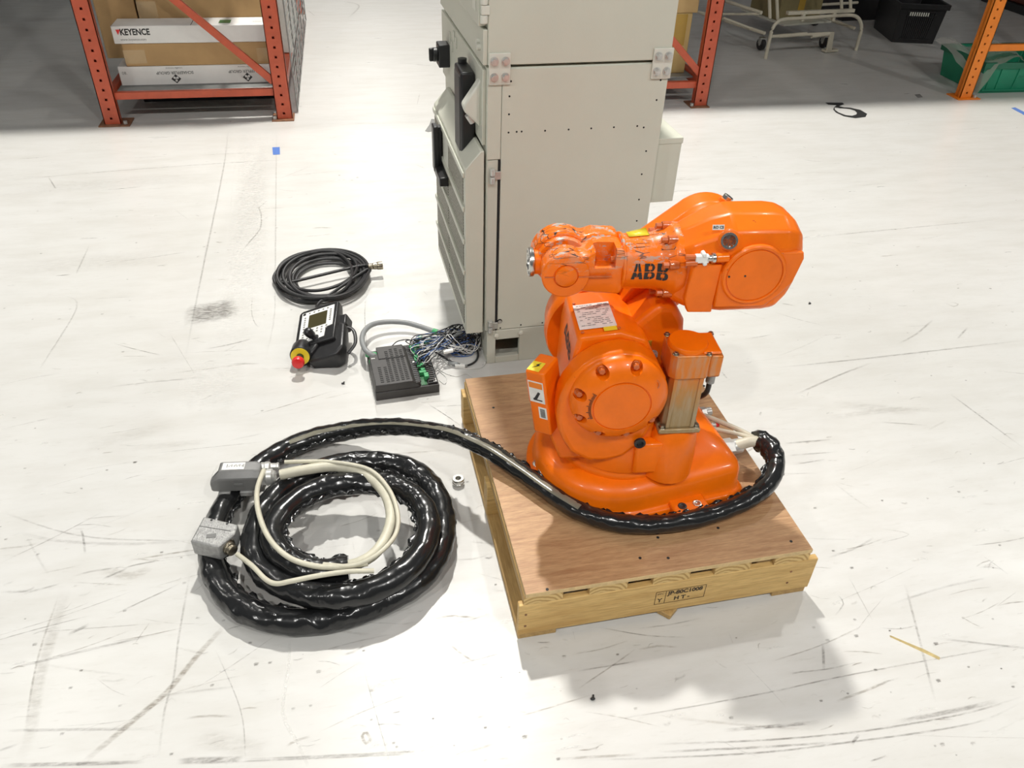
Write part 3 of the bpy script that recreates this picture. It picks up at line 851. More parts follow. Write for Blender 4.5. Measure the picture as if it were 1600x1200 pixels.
# dark red steel bin at the far right edge
a = FL(1560, 12); b = FL(1640, 40)
bd = (b-a).normalized(); bn = Vector((-bd.y, bd.x, 0))
t = thing('steel_bin', 'dark red steel bin with black skid at the far right edge', 'bin', a, math.atan2(bd.y, bd.x))
mb = MB(); mb.box((-.3, .05, .07), (1.4, .9, .5)); build('bin_body', mb, pbr('dark_red_steel', (.16,.035,.02), .5), t, .01)
mb = MB(); mb.box((-.3, .02, 0), (1.4, .12, .07)); mb.box((-.3, .8, 0), (1.4, .9, .07)); build('skid', mb, M['black'], t, .005)

# ------------------------------------------------------------------ markings on the floor: numeral, tapes, sticker
def floor_poly(name, pts, mat, label, cat, th=.0012):
    c = sum(pts, Vector())/len(pts)
    mb = MB(); mb.prism([(p_.x-c.x, p_.y-c.y) for p_ in pts], 0.0002, th)
    o = build(name, mb, mat, flat=True); o.location = (c.x, c.y, 0); return tag(o, label, cat)
c0 = FL(1320, 172)
def strip_pts(pp, widths):
    P = [FL(x, y) for x, y in pp]; L_ = []; R_ = []
    for i, p_ in enumerate(P):
        tt = (P[min(i+1, len(P)-1)]-P[max(i-1, 0)]).normalized(); s = Vector((-tt.y, tt.x, 0))*widths[i]/2
        L_.append(p_+s); R_.append(p_-s)
    return L_, R_
bowl = [(1303.5,168.5),(1303,171.5),(1308,176),(1320,181),(1334,183),(1345,181),(1347,177.5),(1340,172.5),(1328,169.5),(1315,168.5)]
L_, R_ = strip_pts(bowl, [.006,.010,.018,.03,.045,.06,.06,.045,.03,.02])
mb = MB()
vs = []; fs = []
for a_, b_ in zip(L_, R_): vs += [Vector((a_.x, a_.y, .001))-Vector((c0.x,c0.y,0)), Vector((b_.x, b_.y, .001))-Vector((c0.x,c0.y,0))]
fs = [(2*i, 2*i+1, 2*i+3, 2*i+2) for i in range(len(L_)-1)]
mb.add(vs, fs)
q = [FL(*p_) for p_ in ((1289.5,160.5),(1316,160.5),(1319,163),(1311,166),(1321,168.6),(1313,169.4),(1303,167.8),(1307,164.6),(1294,163.6))]
mb.add([Vector((p_.x-c0.x, p_.y-c0.y, .001)) for p_ in q], [list(range(len(q)))])
o = build('floor_numeral', mb, M['ink'], flat=True, fixn=False); o.location = (c0.x, c0.y, 0)
tag(o, 'black numeral 3 stuck on the white floor', 'floor numeral')
floor_poly('blue_tape', px((425.5,230.5),(437,230),(437.5,241.5),(426.5,242)), M['blue_tape'], 'square of blue tape on the floor before the left rack', 'tape')
floor_poly('blue_tape', px((1580,169),(1586,168),(1606,178),(1604,182)), M['blue_tape'], 'strip of blue tape on the floor by the orange rack', 'tape')
floor_poly('dark_tape', px((1429,148),(1437,147),(1442,152),(1434,153)), M['ink_grey'], 'small dark tape piece on the floor left of orange upright', 'tape')
floor_poly('dark_sticker', px((674,186),(671,195),(664,205),(669,206.5),(684,204),(688,196),(684,187)), M['ink_grey'], 'curved dark sticker on the floor at the cabinet door', 'sticker')
# bits on the floor
n0 = FL(716, 756)
mb = MB(); mb.lathe([(.0075,0),(.0155,0),(.0165,.003),(.0165,.009),(.0155,.010),(.0155,.012),(.0165,.013),(.0165,.019),(.0150,.022),(.0080,.022)], (0,0,0), (0,0,1), 28)
mb.f = mb.f[:-2]
n_ = 28; k_ = 10
mb.f += [(i, (k_-1)*n_+i, (k_-1)*n_+(i+1) % n_, (i+1) % n_) for i in range(n_)]
o = build('steel_ring', mb, M['steel']); o.location = (n0.x, n0.y, 0); tag(o, 'small ribbed steel ring nut lying left of the pallet', 'nut')
a = FL(1391, 995); b = FL(1468, 1028); d = b-a
mb = MB(); mb.loft([[Vector((0,-.001,0)), Vector((0,.003,0)), Vector((0,.001,.004))], [d*.7+Vector((0,-.006,0)), d*.7+Vector((0,.008,0)), d*.7+Vector((0,.0,.006))], [d+Vector((-.004,-.005,0)), d+Vector((0,.004,0)), d+Vector((0,.0,.003))]])
o = build('wood_splinter', mb, M['splinter']); o.location = (a.x, a.y, 0); tag(o, 'thin pale wood splinter on the floor right of the pallet', 'splinter')
for (x, y), lab in (((1265,475),'tiny black crumb on the floor right of the robot arm'), ((926,1093),'tiny black crumb on the floor before the pallet'), ((536,600),'small grey screw on the floor below the teach pendant')):
    c = FL(x, y); mb = MB(); mb.sphere((0,0,.003), .004, 8, 6, (1.4, 1, .7)); mb.cyl((0,0,.002),(.004,.009,.002),.002,n=6)
    o = build('floor_crumb', mb, M['ink']); o.location = (c.x, c.y, 0); tag(o, lab, 'crumb')

# ------------------------------------------------------------------ control cabinet (lower unit with the upper unit bolted on)
CD, CWD, CZ, CT = 0.508, 0.74, 0.95, 1.50     # depth, width, seam height, top
cab = thing('control_cabinet', 'tall beige two-part robot control cabinet', 'cabinet', (0.3445, 2.113, 0), math.radians(2.3))
# plinth with a rectangular opening on the side facing the pallet
mb = MB()
hx0, hx1, hz0, hz1 = .035, .115, .025, .092
mb.box((.006, 0, 0), (hx0, .02, .128)); mb.box((hx1, 0, 0), (CD, .02, .128)); mb.box((hx0, 0, 0), (hx1, .02, hz0)); mb.box((hx0, 0, hz1), (hx1, .02, .128))
mb.box((.006, .02, 0), (.026, CWD, .128)); mb.box((CD-.02, .02, 0), (CD, CWD, .128)); mb.box((.026, CWD-.02, 0), (CD-.02, CWD, .128))
mb.box((.026, .02, .0), (CD-.02, CWD-.02, .004))
pl = build('plinth', mb, M['cab_pl'], cab, .002)
for x, z in ((.037, .110), (.118, .112)):
    mb = MB(); mb.cyl((x, -.001, z), (x, -.004, z), .008, n=20); mb.cyl((x, -.004, z), (x, -.007, z), .0045, n=6); build('screw', mb, M['cab_lt'], pl)
# lower body
mb = MB(); mb.box((.0, .004, .128), (CD, CWD, CZ-.004)); lower = build('lower_body', mb, M['cab'], cab, .003)
mb = MB(); mb.box((.040, 0, .131), (CD, .004, CZ-.006)); sp = build('side_panel', mb, M['cab'], lower, .0012)
mb = MB(); mb.box((.0, 0, .700), (.0385, .004, CZ-.006)); build('corner_post', mb, M['cab'], lower, .0015)
mb = MB(); mb.box((.002, 0, .131), (.032, .0035, .698)); build('hinge_strip', mb, M['cab_pl'], lower, .001)
mb = MB(); mb.box((.0325, -.0005, .131), (.0385, .0035, .698)); build('dark_gap', mb, M['black_flat'], lower, flat=True)
mb = MB()
def hole(x, z, r=.0027):
    mb.cyl((x, -.0004, z), (x, .001, z), r, n=12)
for x, z in ((.060,.775),(.083,.776),(.097,.776),(.164,.775),(.232,.775),(.298,.775),(.365,.775),(.435,.775),(.455,.770),(.060,.825),(.060,.873),(.063,.912),(.487,.900),(.483,.846),(.472,.70),(.468,.63),(.470,.55),(.472,.48),(.472,.42),(.476,.36),(.05,.137),(.118,.141),(.19,.141)):
    hole(x, z)
build('panel_screw_hole', mb, M['black_flat'], sp)['kind'] = 'stuff'
mb = MB(); mb.cyl((.047,-.0006,.163),(.047,.001,.163),.0085,n=20); build('cable_hole', mb, M['black_flat'], sp)
mb = MB(); mb.cyl((.0475,-.002,.1615),(.0475,-.0006,.1615),.006,n=20); build('hole_plug', mb, M['zinc'], sp)
# hinges
for z in (.655, .150):
    mb = MB(); mb.cyl((.015,-.008,z-.022),(.015,-.008,z-.002),.0075,n=14); mb.cyl((.015,-.008,z+.002),(.015,-.008,z+.022),.0075,n=14); mb.box((.013,-.006,z-.012),(.04,-.002,z+.012))
    build('hinge', mb, M['zinc'], lower, .001)
# louvred lower door standing proud of the front
DX, D0, D1, DZ0, DZ1 = -.062, .006, .60, .122, .672
mb = MB()
mb.prism([(DX, DZ0), (-.006, DZ0), (-.006, DZ1+.052), (-.016, DZ1+.052), (DX, DZ1)], D0, D1, 'xz')
door = build('louvre_door', mb, M['cab'], cab, .003)
nb = 5; bh = (DZ1-DZ0-.03)/nb
for k in range(nb):
    z0 = DZ0+.015+k*bh
    for (v0, v1) in ((D0+.022, D0+.30), (D0+.31, D1-.02)):
        mb = MB(); mb.box((DX-.0015, v0, z0+.012), (DX+.002, v1, z0+bh-.008)); build('perforated_panel', mb, M['perf'], door, .001)
    mb = MB(); mb.box((DX-.006, D0+.004, z0+bh-.010), (DX, D1-.004, z0+bh+.006)); build('rib', mb, M['cab'], door, .002)
mb = MB(); mb.box((DX-.030, .30, .50), (DX, .44, .53)); mb.box((DX-.030, .41, .50), (DX-.002, .44, .655)); mb.box((DX-.032, .40, .51), (DX-.015, .445, .66))
build('door_handle', mb, M['black'], door, .004)
mb = MB(); mb.box((DX-.002, .30, .53), (DX, .40, .64)); build('handle_recess', mb, M['cab_lt'], door, .002)
# control panel above the door
mb = MB(); mb.box((-.010, .02, .735), (.0, CWD-.01, CZ-.012)); panel = build('control_panel', mb, M['cab'], cab, .002)
mb = MB(); mb.box((-.046, .565, .795), (-.010, .625, .865)); mb.cyl((-.046,.595,.83),(-.062,.595,.83),.022,n=20); mb.box((-.074,.587,.810),(-.060,.603,.850)); build('rotary_switch', mb, M['black'], panel, .003)
mb = MB(); mb.box((-.052, .115, .655), (-.012, .225, .905)); sl = build('pendant_cradle', mb, M['black'], panel, .006)
mb = MB(); mb.box((-.0545, .128, .668), (-.050, .212, .892)); build('cradle_face', mb, M['iobox'], sl, .004)
mb = MB(); mb.cyl((-.03,.215,.905),(-.03,.215,.917),.013,n=16); build('knob', mb, M['black'], sl)
mb = MB(); mb.prism([(-.058, .835), (-.008, .905), (-.008, .775), (-.052, .818)], .048, .088, 'xz'); hk = build('hook_bracket', mb, M['cab_lt'], panel, .006)
mb = MB(); mb.cyl((-.040,.068,.808),(-.026,.068,.786),.011,n=16); build('hook_stud', mb, M['zinc'], hk)
mb = MB(); mb.box((-.022,.30,.805),(-.010,.335,.850)); lk = build('padlock_hasp', mb, M['steel'], panel, .002)
mb = MB(); mb.box((-.03,.29,.765),(-.014,.335,.805)); build('padlock', mb, M['rust'], lk, .004)
mb = MB(); mb.box((-.034,.27,.745),(-.016,.325,.772)); build('red_tag', mb, M['rack_red'], lk, .003)
for v, z in ((.46,.90),(.50,.86),(.54,.88),(.42,.89)):
    mb = MB(); mb.box((-.014,v,z),(-.010,v+.022,z+.03)); build('button', mb, M['cab_pl'], panel, .002)
# upper unit
mb = MB(); mb.box((.0, .0, CZ+.003), (CD, CWD, CT)); upper = build('upper_body', mb, M['cab'], cab, .003)
mb = MB(); mb.box((-.012, .004, CZ+.003), (.0, CWD-.004, 1.04)); build('lower_rail', mb, M['cab'], upper, .002)
mb = MB(); mb.box((-.022, .018, 1.045), (-.002, CWD-.01, CT-.03)); ud = build('upper_door', mb, M['cab'], upper, .003)
mb = MB(); mb.box((-.024, .05, 1.075), (-.022, .09, 1.125)); build('door_plate', mb, M['cab_lt'], ud, .001)
for z in (1.085, 1.36):
    mb = MB(); mb.cyl((-.010,.004,z+.014),(-.010,.004,z+.034),.010,n=14); mb.cyl((-.010,.004,z-.030),(-.010,.004,z-.010),.010,n=14); mb.box((-.018,-.004,z-.009),(.004,.012,z+.013)); build('hinge', mb, M['cab_lt'], upper, .002)
mb = MB(); mb.cyl((-.012,.040,.99),(-.022,.040,.99),.008,n=14); mb.cyl((-.012,.058,1.0),(-.020,.058,1.0),.007,n=14); build('screw', mb, M['cab_lt'], upper)
# brackets bolting the two units together
for x0, x1 in ((.002, .060), (.455, .512)):
    mb = MB(); mb.box((x0, -.006, .905), (x1, 0, .985)); br = build('joining_bracket', mb, M['cab_lt'], cab, .0015)
    for x in (x0+.014, x1-.014):
        for z in (.925, .965):
            mb = MB(); mb.cyl((x,-.006,z),(x,-.008,z),.0115,n=20); mb.cyl((x,-.008,z),(x,-.0165,z),.0085,n=6); mb.cyl((x,-.0165,z),(x,-.0175,z),.0055,n=16)
            build('bolt', mb, M['zinc'], br)
# box on the rear
mb = MB(); mb.box((CD, .045, .515), (CD+.095, CWD-.10, .715)); rb = build('rear_box', mb, M['cab'], cab, .003)
mb = MB(); mb.box((CD+.001, .043, .700), (CD+.097, CWD-.098, .718)); build('rear_box_lid', mb, M['cab'], rb, .002)

# ------------------------------------------------------------------ pallet and plywood
PYAW = .0293
pal = thing('wooden_pallet', 'notched wooden pallet under the robot, heat-treatment stamp on its front', 'pallet', (.257, 1.046, 0), PYAW)
PWD, PDP = .684, .786
def plank(name, lo, hi, mat, parent=pal, bevel=.002):
    c = [(lo[i]+hi[i])/2 for i in range(3)]
    mb = MB(); mb.box([lo[i]-c[i] for i in range(3)], [hi[i]-c[i] for i in range(3)])
    o = build(name, mb, mat, parent, bevel); o.location = c
    return o
for x0, x1, yb in ((-.004, .085, .004), (.31, .40, .10), (.62, .705, .004)):
    plank('bottom_board', (x0, yb, 0), (x1, PDP-.004, .020), M['pine_y'])
for k, y0 in enumerate((0.0, .372, .745)):
    sd_ = .016 if k == 0 else .041
    st = plank('stringer', (-.006, y0, .020), (.708, y0+sd_, .1222), M['pine_x'])
    for xx in ((.004, .64) if k == 0 else ()):
        for zz in (.05, .09):
            mb = MB(); mb.cyl((xx-.345, -.0078, zz-.071), (xx-.345, -.0088, zz-.071), .003, n=10); build('nail', mb, M['rust'], st)
    if k == 0:
        fy = -.0084
        lettering('JP-80C1008', .0175, (.372-.351+.012, fy, .083-.071), XV, ZV, M['ink_brown'], st, .0007)
        lettering('H T -', .0175, (.372-.351+.006, fy, .062-.071), XV, ZV, M['ink_brown'], st, .0007)
        lettering('Y', .020, (.372-.351-.048, fy, .062-.071), XV, ZV, M['ink_brown'], st, .0003)
        lettering('IPPC', .0085, (.372-.351-.048, fy, .085-.071), XV, ZV, M['ink_brown'], st)
        mb = MB(); x0, x1, z0, z1 = .372-.351-.060, .372-.351+.062, .050-.071, .096-.073; e = .0010
        for a, b in (((x0,z0),(x1,z0+e)), ((x0,z1-e),(x1,z1)), ((x0,z0),(x0+e,z1)), ((x1-e,z0),(x1,z1)), ((x0+.024,z0),(x0+.024+e,z1))):
            mb.box((a[0], fy-.0003, a[1]), (b[0], fy, b[1]))
        build('stamp_frame', mb, M['ink_brown'], st, flat=True)
for k in range(5):
    x0 = .004 + k*.1475
    db = plank('deck_board', (x0, .002, .1225), (x0+.088, PDP-.002, .1485), M['pine_y'])
    mb = MB(); mb.box((-.0435, -PDP/2+.0012, -.0125), (.0435, -PDP/2+.0022, .0125)); build('end_grain', mb, M['pine_end'], db, flat=True)
mb = MB(); mb.box((-.338, -.3915, 0), (.338, .3915, .012))
ply = build('plywood_sheet', mb, M['ply'], None, .0008, 1)
ply.data.materials.append(M['ply_edge'])
for pf in ply.data.polygons:
    if abs(pf.normal.z) < .5: pf.material_index = 1
cs, sn = math.cos(PYAW), math.sin(PYAW)
cx, cy = .342, .3915
ply.location = (.2595+cs*cx-sn*cy, 1.0445+sn*cx+cs*cy, .1488); ply.rotation_euler = (0, 0, PYAW)
tag(ply, 'reddish brown plywood sheet on the pallet, under the robot', 'plywood')
ZP = .1608
mb = MB()
for x, y in ((1028,840),(1122,825),(1044,872),(855,921),(1236,846),(1100,603),(771,637),(1000,872)):
    p = FL(x, y, ZP); q = ply.matrix_world.inverted() @ p if False else p
    dx, dy = p.x-ply.location.x, p.y-ply.location.y
    mb.cyl((cs*dx+sn*dy, -sn*dx+cs*dy, .0118), (cs*dx+sn*dy, -sn*dx+cs*dy, .0128), .0035, n=10)
build('screw_head', mb, M['ink'], ply)['kind'] = 'stuff'
# off-cut poking out under the front stringer
a = FL(1046, 969)
mb = MB(); mb.prism([(-.024,.024),(.0,0),(.026,.022),(.05,.06),(.01,.07)], .0, .014)
o = build('wood_offcut', mb, M['pine_y'], None, .002); o.location = (a.x, a.y, 0.0005); tag(o, 'small wooden off-cut poking out under the pallet front', 'wood off-cut')

# ------------------------------------------------------------------ robot arm
RO = Vector((.575, 1.42, ZP)); RYAW = -.087
rob = thing('robot_arm', 'orange six-axis industrial robot arm standing on the plywood', 'robot', RO, RYAW)
RM = Matrix.Translation(RO) @ Matrix.Rotation(RYAW, 4, 'Z'); RMI = RM.inverted()
def LP(x, y, yl):
    # point of the plane local y = yl seen at a pixel, in robot coordinates
    o_ = RMI @ Vector(CO); d_ = RMI.to_3x3() @ Vector(ray(x, y)); return o_ + d_*((yl-o_.y)/d_.y)
OR = M['orange']
A2 = (-.066, .342); A3 = (.170, .568); JZ = .578

def bolt_head(name, p, axis, r, h, mat, parent, washer=True, socket=False):
    p = Vector(p); d = Vector(axis).normalized(); mb = MB()
    if washer: mb.cyl(p, p+d*h*.25, r*1.35, n=18)
    if socket:
        mb.lathe([(r, 0), (r, h), (r*.55, h), (r*.5, h*.4), (0, h*.4)], p, d, 18)
    else:
        mb.cyl(p, p+d*h, r, n=6)
    return build(name, mb, mat, parent, .0006, 1)

# base
def outline(d, n=28):
    r = .212-d; pts = []
    for i in range(n+1):
        t_ = math.pi/2 + math.pi*i/n
        pts.append((-.02+r*math.cos(t_), r*math.sin(t_)*.985))
    xr = .262-d*.55; yr = .197-d
    for k in range(5):
        a_ = -math.pi/2 + math.pi/2*k/4
        pts.append((xr-.03+.03*math.cos(a_), -yr+.03+.03*math.sin(a_)))
    for k in range(5):
        a_ = math.pi/2*k/4
        pts.append((xr-.03+.03*math.cos(a_), yr-.03+.03*math.sin(a_)))
    return pts
mb = MB(); secs = []
for d, z0, z1 in ((0, 0, 0), (0, .016, .016), (.004, .0195, .0195), (.012, .021, .021), (.015, .026, .028), (.018, .060, .072), (.026, .074, .086), (.042, .084, .097), (.075, .092, .108), (.13, .094, .110), (.145, .094, .110)):
    secs.append([Vector((x, y, z0+(z1-z0)*max(0, min(1, (x+.05)/.25)))) for x, y in outline(d)])
mb.loft(secs)
base = build('base', mb, OR, rob, 0, sharp=50); base.rotation_euler = (0, 0, .175)
BM = Matrix.Rotation(.175, 4, 'Z')
# mounting lugs
for lo, hi, nm in (((.055, -.232, 0), (.145, -.17, .030), 1), ((-.232, -.045, 0), (-.16, .03, .026), 2), ((.055, .17, 0), (.145, .232, .030), 3)):
    mb = MB(); mb.box(lo, hi); lug = build('mounting_lug', mb, OR, base, .005)
    if nm == 1:
        for x, mt, r in ((.080, 'black', .0105), (.118, 'steel', .0105)):
            mb = MB(); mb.lathe([(r, 0), (r, .002), (r*.6, .0025), (r*.35, .001), (0, .001)], (x, -.213, .0295), (0, 0, 1), 20); build('lug_screw', mb, M[mt], lug)
            mb = MB(); mb.lathe([(r, 0), (r, .002), (r*.6, .0025), (r*.35, .001), (0, .001)], (x, -.2315, .014), (0, -1, 0), 20); build('lug_screw', mb, M[mt], lug)
    if nm == 2:
        for y in (-.022, .012):
            bolt_head('lug_screw', (-.208, y, .026), (0, 0, 1), .010, .012, M['steel'], lug)
# rear connectors on the base
for y, z, r, ln in ((.045, .078, .013, .030), (.0, .070, .008, .022), (-.085, .066, .021, .05)):
    mb = MB(); mb.cyl((.245, y, z), (.245+ln*.5, y, z), r*1.15, n=6); mb.cyl((.245+ln*.5, y, z), (.245+ln, y, z), r*.9, n=20); build('cable_gland', mb, M['zinc'], base, .001)
mb = MB(); mb.cyl((.266,.0,.070),(.276,.0,.070),.007,n=14); build('red_plug', mb, M['red'], base)

# turning column
mb = MB(); mb.lathe([(.158, .085), (.160, .100), (.150, .116), (.120, .125), (0.05, .126)], (-.01, .0, 0), (0, 0, 1), 56)
build('turntable', mb, OR, rob, 0, sharp=45)
# near casting that carries the round cover
pts = []
for deg, r in ((90,.110),(105,.110),(120,.111),(135,.112),(150,.114),(165,.118),(180,.124),(195,.133),(207,.144),(218,.155),(230,.168),(240,.183),(255,.194),(268,.190),(280,.182),(292,.162),(305,.138),(320,.118),(340,.110),(0,.108),(20,.108),(45,.109),(70,.110)):
    a_ = math.radians(deg); pts.append((A2[0]+r*math.cos(a_), A2[1]+r*math.sin(a_)))
mb = MB(); mb.prism(pts, -.162, -.098, 'xz'); cst = build('column_casting', mb, OR, rob, .012, 3, sharp=30)
# lower shoulder flowing down to the turntable
mb = MB()
mb.loft([[Vector((-.01+rx*math.cos(2*math.pi*i/40), yy+ry*math.sin(2*math.pi*i/40), z)) for i in range(40)] for rx, ry, yy, z in ((.145,.15,-.01,.11),(.142,.148,-.012,.14),(.135,.140,-.016,.18),(.118,.125,-.02,.22),(.10,.10,-.02,.27),(.085,.09,-.01,.33))])
build('column_body', mb, OR, rob, 0, sharp=50)
# round cover
mb = MB(); mb.lathe([(.106, 0), (.1055, .010), (.102, .016), (.092, .026), (.080, .0350), (.0635, .039), (.0628, .0365), (.0605, .0365), (.0598, .0395), (.0, .0395)], (A2[0], -.161, A2[1]), (0, -1, 0), 72)
cov = build('axis_cover', mb, OR, rob, 0, sharp=32)
cutr = MB()
BANG = (75, 120, 165, 205, 245, 285, 325)
for a_ in BANG:
    ca_, sa_ = math.cos(math.radians(a_)), math.sin(math.radians(a_))
    rr = .0925
    cutr.cyl((A2[0]+rr*ca_, -.1725, A2[1]+rr*sa_), (A2[0]+rr*ca_, -.23, A2[1]+rr*sa_), .0135, .0145, n=24)
cut(cov, cutr, 32)
for a_ in BANG:
    ca_, sa_ = math.cos(math.radians(a_)), math.sin(math.radians(a_)); rr = .0925
    bolt_head('cover_bolt', (A2[0]+rr*ca_, -.1722, A2[1]+rr*sa_), (0, -1, 0), .0072, .012, M['orange_bolt'], cov)
mb = MB(); mb.lathe([(.012, 0), (.012, .004), (.008, .005), (.0075, .001), (.004, .001), (.004, .006), (0, .006)], (A2[0]+.066, -.187, A2[1]+.047), (0, -1, .3), 22); build('oil_plug', mb, M['orange_bolt'], cov)
for k in range(22):
    a_ = math.radians(150+k*2.6)
    r0, r1 = .0655, (.0715 if k % 5 else .076)
    mb = MB() if k == 0 else mb
    p0 = Vector((A2[0]+r0*math.cos(a_), -.2005, A2[1]+r0*math.sin(a_))); p1 = Vector((A2[0]+r1*math.cos(a_), -.1995, A2[1]+r1*math.sin(a_)))
    mb.tube([p0, p1], .0006, 5, .01)
build('scale_tick', mb, M['ink'], cov)['kind'] = 'stuff'

# axis-two drive housing between cover and lower arm, with plate and badge
mb = MB(); mb.prism([(-.162,.26),(-.158,.40),(-.150,.452),(-.060,.462),(.0,.440),(.03,.38),(.03,.24)], -.100, .085, 'xz')
drv = build('drive_housing', mb, OR, rob, .010, 3)
ex = Vector((.090, 0, .010)); o_ = Vector((-.104, -.026, .4592))
mb = MB(); mb.cbox((0,0,.0008), (.080, .098, .0016), frame(o_, ex, (0,1,0))); rp = build('rating_plate', mb, M['label'], drv, .0004, 1)
mb = MB()
fr = frame(o_, ex, (0,1,0))
for r_ in range(12):
    yy = .042-r_*.0072
    x0 = -.034
    while x0 < .03:
        w_ = rng.uniform(.002, .012)
        if rng.random() < .68: mb.cbox((x0+w_/2, yy, .0018), (w_, .0022, .0003), fr)
        x0 += w_+.0015
build('plate_print', mb, M['ink_grey'], rp, flat=True)
mb = MB(); mb.cbox((.024,-.057,.0008), (.028, .014, .0014), fr); build('warning_sticker', mb, M['yellow'], drv)
for x, y in ((-.036,-.060),(.042,-.060),(-.036,.056)):
    q = fr @ Vector((x, y, 0)); bolt_head('plate_screw', q, (fr.to_3x3() @ Vector((0,0,1))), .004, .003, M['orange_bolt'], drv, False)

def abb_cells(nx=40, ny=40):
    def inA(u, v):
        l = .02+.32*v; r = .98-.32*v
        if not (l <= u <= r): return False
        if .16 < v < .36 and (l+.33) < u < (r-.33): return True
        il = .30+.20*v; ir = .70-.20*v
        return not (il < u < ir and v < .80) or (.18 < v < .40)
    def inB(u, v):
        w = .93 if v < .5 else .87
        c = .25 if v < .5 else .75
        if u > .55 and ((u-.55)/(w-.55))**2 + ((v-c)/.25)**2 > 1: return False
        if .34 < u < .66 and (.17 < v < .40 or .62 < v < .84): return False
        return u < w and u > .04
    out = []
    for k, f_ in enumerate((inA, inB, inB)):
        for i in range(nx):
            for j in range(ny):
                u = (i+.5)/nx; v = (j+.5)/ny
                if abs(v-.5) < .015 or abs(u-.5) < .015: continue
                if f_(u, v): out.append((k*1.02+i/nx, j/ny, k*1.02+(i+1)/nx, (j+1)/ny))
    return out
ABB = abb_cells()
def badge(name, fn, mat, parent):
    mb = MB()
    for u0, v0, u1, v1 in ABB:
        mb.add([fn(u0, v0), fn(u1, v0), fn(u1, v1), fn(u0, v1)], [(0, 1, 2, 3)])
    return build(name, mb, mat, parent, flat=True, fixn=False)
# badge on the left face of the drive housing: reads downwards, towards the viewer
def f1(u, v):
    t_ = u/3.04
    zc = .405 - .060*t_*.35 + (v-.5)*.034
    x = -.158 - (.40-zc)*.028 if zc < .40 else -.158+(zc-.40)*.154
    return Vector((x-.0008, .020-t_*.092, zc))
badge('maker_badge', f1, M['ink'], drv)

# lower arm on the far side, leaning back
def stadium(r2, r3, n=20):
    dx, dz = A3[0]-A2[0], A3[1]-A2[1]; th = math.atan2(dz, dx); pts = []
    for i in range(n+1):
        a_ = th+math.pi/2 + math.pi*i/n; pts.append((A2[0]+r2*math.cos(a_), A2[1]+r2*math.sin(a_)))
    for i in range(n+1):
        a_ = th-math.pi/2 + math.pi*i/n; pts.append((A3[0]+r3*math.cos(a_), A3[1]+r3*math.sin(a_)))
    return pts
mb = MB(); mb.prism(stadium(.116, .088), .105, .185, 'xz'); la = build('lower_arm', mb, OR, rob, .018, 4, sharp=30)
mb = MB(); mb.lathe([(.121, 0), (.124, .006), (.124, .030), (.118, .036)], (A2[0], .086, A2[1]), (0, 1, 0), 64); build('lower_arm_rim', mb, OR, la)
mb = MB(); mb.lathe([(.060, 0), (.080, .006), (.086, .020), (.086, .045)], (A3[0], .075, A3[1]), (0, 1, 0), 56); build('elbow_joint', mb, OR, la)
# boss and connector on top of the elbow
mb = MB(); mb.cyl((A3[0]+.020, .128, A3[1]+.066), (A3[0]+.033, .128, A3[1]+.088), .015, n=20); eb = build('elbow_boss', mb, OR, la, .002)
mb = MB(); mb.cyl((A3[0]+.032, .128, A3[1]+.086), (A3[0]+.038, .128, A3[1]+.096), .012, n=20); build('metal_socket', mb, M['steel'], eb, .001)
# rounded arm block beside the drive housing
pts = [(-.045,.30),(-.035,.425),(.030,.492),(.070,.490),(.096,.448),(.108,.345),(.085,.265),(.03,.24)]
mb = MB(); mb.prism(pts, -.045, .11, 'xz'); blk = build('arm_block', mb, OR, rob, .016, 3, sharp=30)
# strut-like web rising to the forearm
mb = MB(); mb.loft([[Vector(p_) for p_ in ((-.03,.05,.44),(.03,.05,.40),(.03,.11,.40),(-.03,.11,.44))], [Vector(p_) for p_ in ((.03,.03,.56),(.11,.03,.52),(.11,.11,.52),(.03,.11,.56))]])
build('arm_web', mb, OR, rob, .006, 2)
mb = MB(); q = LP(1003, 545, -.0455); mb.cbox((q.x, -.0462, q.z), (.040, .0012, .044)); build('warning_sticker', mb, M['olive'], blk)
for x, y in ((1011, 560), (1023, 558)):
    q = LP(x, y, -.06); bolt_head('adjuster_screw', (q.x, -.046, q.z), (0, -1, .2), .007, .014, M['zinc'], blk)

# vertical axis-one motor on its foot
mx, my = .085, -.118
mb = MB(); mb.loft([[Vector((mx-.004+rx*math.cos(2*math.pi*i/28), my+.012+ry*math.sin(2*math.pi*i/28), z)) for i in range(28)] for rx, ry, z in ((.066,.080,.095),(.067,.078,.14),(.065,.074,.185),(.060,.066,.215),(.052,.052,.232))])
foot = build('motor_foot', mb, OR, rob, 0, sharp=50)
mb = MB(); mb.box((mx-.048, my-.046, .228), (mx+.048, my+.046, .241)); mf = build('motor_flange', mb, M['faded'], rob, .004)
for sx_ in (-1, 1):
    for sy_ in (-1, 1):
        bolt_head('flange_screw', (mx+sx_*.039, my+sy_*.037, .241), (0,0,1), .006, .008, M['brass'], mf)
def octo(w, d, c, x=mx, y=my):
    return [(x-w+c, y-d), (x+w-c, y-d), (x+w, y-d+c), (x+w, y+d-c), (x+w-c, y+d), (x-w+c, y+d), (x-w, y+d-c), (x-w, y-d+c)]
mb = MB(); mb.prism(octo(.039, .039, .011), .241, .385); mo = build('axis_motor', mb, M['faded'], rob, .002)
for sx_ in (-1, 1):
    mb = MB(); mb.box((mx+sx_*.028-.005, my-.0415, .243), (mx+sx_*.028+.005, my-.037, .382)); build('motor_rib', mb, M['faded'], mo, .0015)
mb = MB(); mb.prism(octo(.046, .046, .013), .380, .440); mh = build('motor_head', mb, M['faded'], mo, .003)
